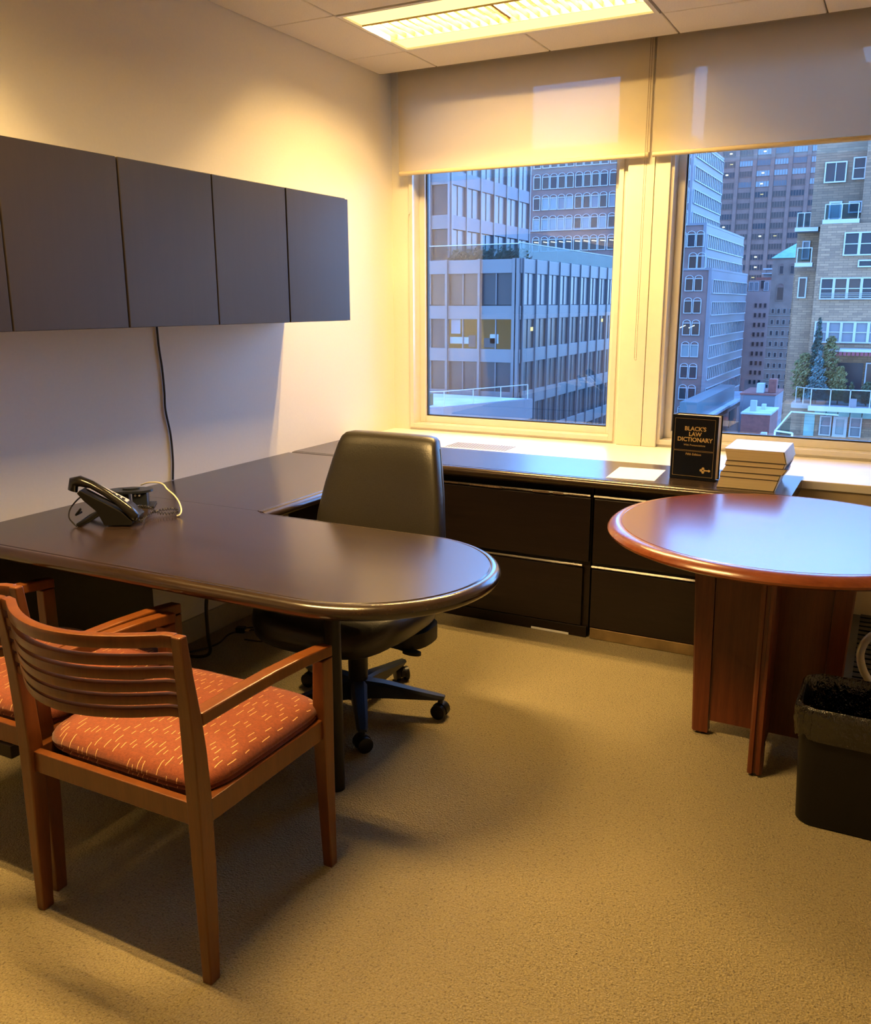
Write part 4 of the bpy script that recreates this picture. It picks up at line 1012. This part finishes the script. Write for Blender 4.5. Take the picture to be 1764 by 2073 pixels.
# --- brown brick building with copper roof
bc = thing('copper_roof_building', 'brown brick building with pale green copper gable roof', 'building')
b1(-20.0, -13.0, 170, 184, GZ, 9.15).obj('wall', 'church_brick', bc)
m = MB(); m.add([(-20.3, 169.7, 9.1), (-12.7, 169.7, 9.1), (-12.7, 184, 9.1), (-20.3, 184, 9.1), (-16.4, 176, 12.2), (-15.0, 176, 12.4), (-18.6, 171.5, 10.4)], [(0,3,2,1),(0,1,5,6),(1,2,5),(2,3,4,5),(3,0,6,4),(4,6,5)]); m.obj('roof', 'copper_green', bc)
wa = win_mesh('ch', .8, 1.5, .1, 'church_brick', 'glass_dark', arch=.45); wc = win_mesh('c2', .55, .9, .06, 'stone_band', 'glass_dark')
for x in (-18.4, -16.6, -15.0): put_win(bc, wa, x, 169.95, 6.3)
put_win(bc, win_mesh('big', 1.3, 2.4, .12, 'church_brick', 'glass_brown', arch=.7), -18.3, 169.95, 1.7)
for k in range(9):
    z = -.6-1.95*k
    b1(-20.02, -13, 169.9, 170, z-.35, z-.25).obj('string_course', 'stone_band', bc)
    for x in (-19.3, -18.3, -17.3, -16.2, -15.2): put_win(bc, wc, x, 169.97, z)

# --- stone apartment block, near right
bs = thing('apartment_block', 'tan stone apartment block with balconies filling the right window', 'building')
b1(-3.55, 14, 66, 80, GZ, 6.75).obj('wall', 'tan_stone', bs)
b1(-4.45, 14, 68.2, 80, 6.75, 17.5).obj('upper_wall', 'grey_stone', bs)
b1(-1.05, 14, 66.4, 68.2, 6.75, 15.0).obj('pier', 'grey_stone', bs)
b1(-5.45, -3.55, 70, 80, GZ, 6.70).obj('side_wing', 'tan_stone', bs)
b1(-5.05, -3.55, 67.3, 70, GZ, 3.6).obj('corner_bay', 'tan_stone', bs)
def ww(name, w_, h_, nx, nz_, pm_, fr=.09): return win_mesh(name, w_, h_, fr, 'white_aluminium', pm_, nx, nz_, 0, .14, .06)
W_ = lambda me, x, y, z: put_win(bs, me, x, y, z)
W_(ww('u1', 1.45, 1.42, 2, 1, 'glass_dark'), -3.06, 68.15, 9.72); W_(ww('u2', .85, 1.50, 1, 2, 'glass_dark'), -1.53, 68.15, 9.85)
W_(ww('d1', .85, 1.55, 1, 1, 'glass_pale', .12), -2.85, 68.15, 6.9); W_(ww('d2', .9, .8, 1, 1, 'glass_dark'), -1.55, 68.15, 7.6)
for x in (-1.42, -.42, .58, 1.58): W_(ww('m1', 1.0, 1.58, 1, 2, 'glass_dark'), x, 65.97, 4.57)
for i, x in enumerate((-2.74, -1.85, -.96, -.07, .82, 1.71)): W_(ww('m2', .90, 1.50, 1, 2, 'glass_brown' if i in (1, 2) else 'glass_dark'), x, 65.97, 1.6)
for x in (-2.85, -1.97, -1.1, -.22, .66, 1.54): W_(ww('m3', .88, 1.50, 1, 2, 'glass_curtain'), x, 65.97, -1.42)
W_(ww('m4', .95, .50, 1, 1, 'glass_dark'), -.42, 65.97, 3.78); W_(ww('m5', .95, .50, 1, 1, 'glass_dark'), .62, 65.97, 3.78)
rl = MB()
for k in range(4): rl.box(-3.15, 2.2, 65.75, 65.79, 1.66+.12*k, 1.69+.12*k)
rl.obj('window_guard', 'white_aluminium', bs)
W_(ww('w1', .55, 1.35, 1, 1, 'glass_curtain'), -4.75, 69.97, 4.55); W_(ww('w2', .6, 1.5, 1, 1, 'glass_brown'), -4.5, 67.27, 1.7)
# balconies: slab, posts, rails, glass
def balcony(x0, x1, yf, yb, z, n, side=True, h_=1.05):
    b1(x0-.12, x1+.12, yf-.08, yb, z-.28, z).obj('balcony_slab', 'white_aluminium', bs)
    b1(x0, x1, yf, yf+.05, z+h_-.05, z+h_).obj('rail', 'white_aluminium', bs)
    for i in range(n+1): x = x0+(x1-x0)*i/n; b1(x-.03, x+.03, yf-.01, yf+.05, z, z+h_).obj('rail_post', 'white_aluminium', bs)
    b1(x0+.03, x1-.03, yf+.02, yf+.03, z+.10, z+h_-.08).obj('balcony_glass', 'rail_glass', bs)
balcony(-3.33, -1.2, 66.1, 68.2, 7.05, 2); balcony(-5.35, -4.0, 68.3, 70, 6.75, 3); balcony(-4.95, -4.0, 66.4, 67.3, 4.18, 1)
b1(-2.9, 4.5, 61.9, 66, -5.9, -5.55).obj('terrace_slab', 'white_aluminium', bs); b1(-4.1, -2.9, 62.8, 66, -5.85, -5.5).obj('terrace_slab', 'stone_band', bs)
for x0, x1 in ((-2.78, -1.55), (-1.55, -.32), (-.32, .92), (.92, 2.15), (2.15, 3.4)):
    b1(x0, x1, 62, 62.05, -4.42, -4.36).obj('rail', 'white_aluminium', bs); b1(x0+.04, x1-.04, 62.02, 62.03, -5.45, -4.45).obj('balcony_glass', 'rail_glass', bs)
    b1(x0-.03, x0+.03, 62, 62.06, -5.55, -4.36).obj('rail_post', 'white_aluminium', bs)
for (ax, ay), (bx2, by2) in (((-3.85, 62.9), (-3.3, 62.35)), ((-3.3, 62.35), (-2.78, 62.0))):
    m = MB(); m.tube([(ax, ay, -4.38), (bx2, by2, -4.38)], .03, 6); m.tube([(ax, ay, -5.5), (ax, ay, -4.38)], .03, 6); m.obj('rail', 'white_aluminium', bs)
b1(-.32, .12, 61.8, 61.9, -5.5, -4.95).obj('ac_unit', 'pale_panel', bs)
# awning, terrace doors, lower floor
b1(-2.0, 3.5, 64.0, 65.9, -1.95, -1.78).obj('awning_bar', 'white_aluminium', bs)
m = MB()
for k in range(20): m.box(-1.95+.27*k, -1.75+.27*k, 63.98, 64.05, -2.2, -1.95)
m.obj('awning_valance', 'awning_red', bs)
b1(-1.5, .15, 65.9, 65.97, -4.9, -2.8).obj('terrace_door', 'glass_dark', bs); W_(ww('td', 1.7, 2.2, 2, 1, 'glass_brown'), 1.15, 65.9, -4.95)
for k in range(5): b1(-2.65+.78*k, -1.92+.78*k, 64.6, 65.98, -6.45-.03*k, -6.05-.03*k).obj('copper_canopy', 'copper_green', bs)
W_(ww('l1', .80, 1.45, 1, 2, 'glass_curtain'), -1.95, 65.97, -8.1); W_(ww('l2', .95, 1.5, 1, 1, 'glass_pale', .2), -.97, 65.97, -8.15); W_(ww('l1', .80, 1.45, 1, 2, 'glass_curtain'), .05, 65.97, -8.1)
b1(-3.4, -2.7, 65.9, 65.98, -8.2, -6.6).obj('green_door', 'copper_green', bs)

# terrace trees, each its own
def tree(name, label, x, y, z0, h_, r_, mat, seed, n, size, cone=True, rnd_top=False):
    t = thing(name, label, 'tree', (x, y, z0))
    def sh(rg):
        u = rg.random()**(.6 if cone else .45); zz = (1-u) if cone else rg.random(); rad = (r_*(1-zz)**.8+.04) if cone else r_*math.sqrt(max(.03, 1-(2*zz-.9)**2/1.25))
        a = rg.uniform(0, 2*PI); q = rad*(.45+.55*rg.random()); lay = 1+.22*math.sin(zz*34)
        return (math.cos(a)*q*lay, math.sin(a)*q*lay, .1*h_+zz*.9*h_)
    foliage('foliage', sh, n, size, mat, t, seed); MB().cyl(0, 0, 0, h_*.8, .05, 8, .02).obj('trunk', 'bark', t)
    return t
tree('spruce_tree', 'tall dark pointed spruce on the terrace opposite', -2.80, 63.6, -5.5, 5.9, .62, 'leaf_spruce', 31, 2400, .11)
tree('spruce_tree', 'blue-grey spruce in front of the tall dark one on the terrace', -2.55, 62.9, -5.5, 3.7, .72, 'leaf_blue', 32, 2200, .10)
tree('shrub_tree', 'loose olive tree left of the spruces on the terrace', -3.55, 63.8, -5.5, 3.4, .75, 'leaf_olive', 33, 1300, .12, False)
tree('shrub_tree', 'tall olive tree right of the spruces on the terrace', -1.95, 63.9, -5.5, 4.6, .6, 'leaf_olive', 34, 1500, .12, False)
tree('shrub_tree', 'rounded golden shrub near the terrace awning', -1.15, 63.2, -5.5, 2.6, .50, 'leaf_olive', 35, 1500, .09, False)
tree('box_shrub', 'clipped green cone shrub before the terrace door', -.35, 63.0, -5.5, 1.55, .38, 'leaf_green', 36, 1000, .08)
tree('box_shrub', 'clipped green rounded shrub at the right end of the terrace', .65, 63.0, -5.5, 1.6, .45, 'leaf_green', 37, 1200, .08, False)

# low roofs down in the street
def lowb(label, x0, x1, y0, y1, z1, wm, rm, extra=()):
    t = thing('low_building', label, 'building'); b1(x0, x1, y0, y1, GZ, z1).obj('wall', wm, t); b1(x0-.1, x1+.1, y0-.1, y1+.1, z1, z1+.25).obj('roof', rm, t)
    for (a, b_, c, d, e_, f_, mt) in extra: b1(a, b_, c, d, e_, f_).obj('rooftop_box', mt, t)
    return t
lowb('low white-fronted building with red parapet down the street', -20.6, -15.2, 149, 160, -13.4, 'pale_panel', 'red_brick', ((-18.3, -17.2, 150, 152, -13.1, -11.6, 'roof_pale'), (-16.6, -15.4, 151, 153, -13.1, -10.9, 'red_brick')))
lowb('brick building with pale roof and white water tank', -18.6, -14.4, 138, 147.5, -15.3, 'red_brick', 'roof_pale', ((-17.7, -16.8, 140, 141, -15.05, -13.4, 'white_aluminium'), (-16.4, -15.8, 143, 144, -15.05, -14.2, 'roof_pale')))
lowb('row of pale flat roofs with plant boxes at street level', -20.8, -14.6, 118, 137, -18.4, 'pale_panel', 'roof_pale', tuple((-20.3+1.35*k, -19.5+1.35*k, 120+3.1*k, 121.4+3.1*k, -18.15, -17.5+.2*(k % 3), 'office_fin' if k % 2 else 'white_aluminium') for k in range(5)))
lowb('lowest pale roofs seen just above the book stack', -21.0, -15.4, 96, 117, -19.6, 'office_spandrel', 'roof_pale', tuple((-20.5+1.1*k, -19.8+1.1*k, 99+3*k, 100.5+3*k, -19.35, -18.7, 'white_aluminium' if k % 2 else 'office_fin') for k in range(4)))
# white railed terrace of our own building, just below the right window
nr_ = thing('terrace_railing', 'near white-railed glass terrace corner just beyond the book stack', 'railing')
m = MB(); m.tube([(1.02, 12, -.80), (.735, 12, -.775), (.735, 14.4, -.70), (1.6, 14.4, -.72)], .016, 6); m.obj('rail', 'white_aluminium', nr_)
m = MB(); m.tube([(.735, 12, -1.9), (.735, 12, -.79)], .018, 6); m.obj('rail_post', 'white_aluminium', nr_); m = MB(); m.tube([(1.02, 12, -1.9), (1.02, 12, -.80)], .018, 6); m.obj('rail_post', 'white_aluminium', nr_)
b1(.74, 1.02, 12, 12.01, -1.85, -.82).obj('rail_panel', 'rail_glass', nr_); b1(.73, .74, 12, 14.4, -1.85, -.80).obj('rail_panel', 'rail_glass', nr_)
b1(.6, 6, 11.9, 15.4, -2.1, -1.9).obj('floor_slab', 'roof_pale', nr_)
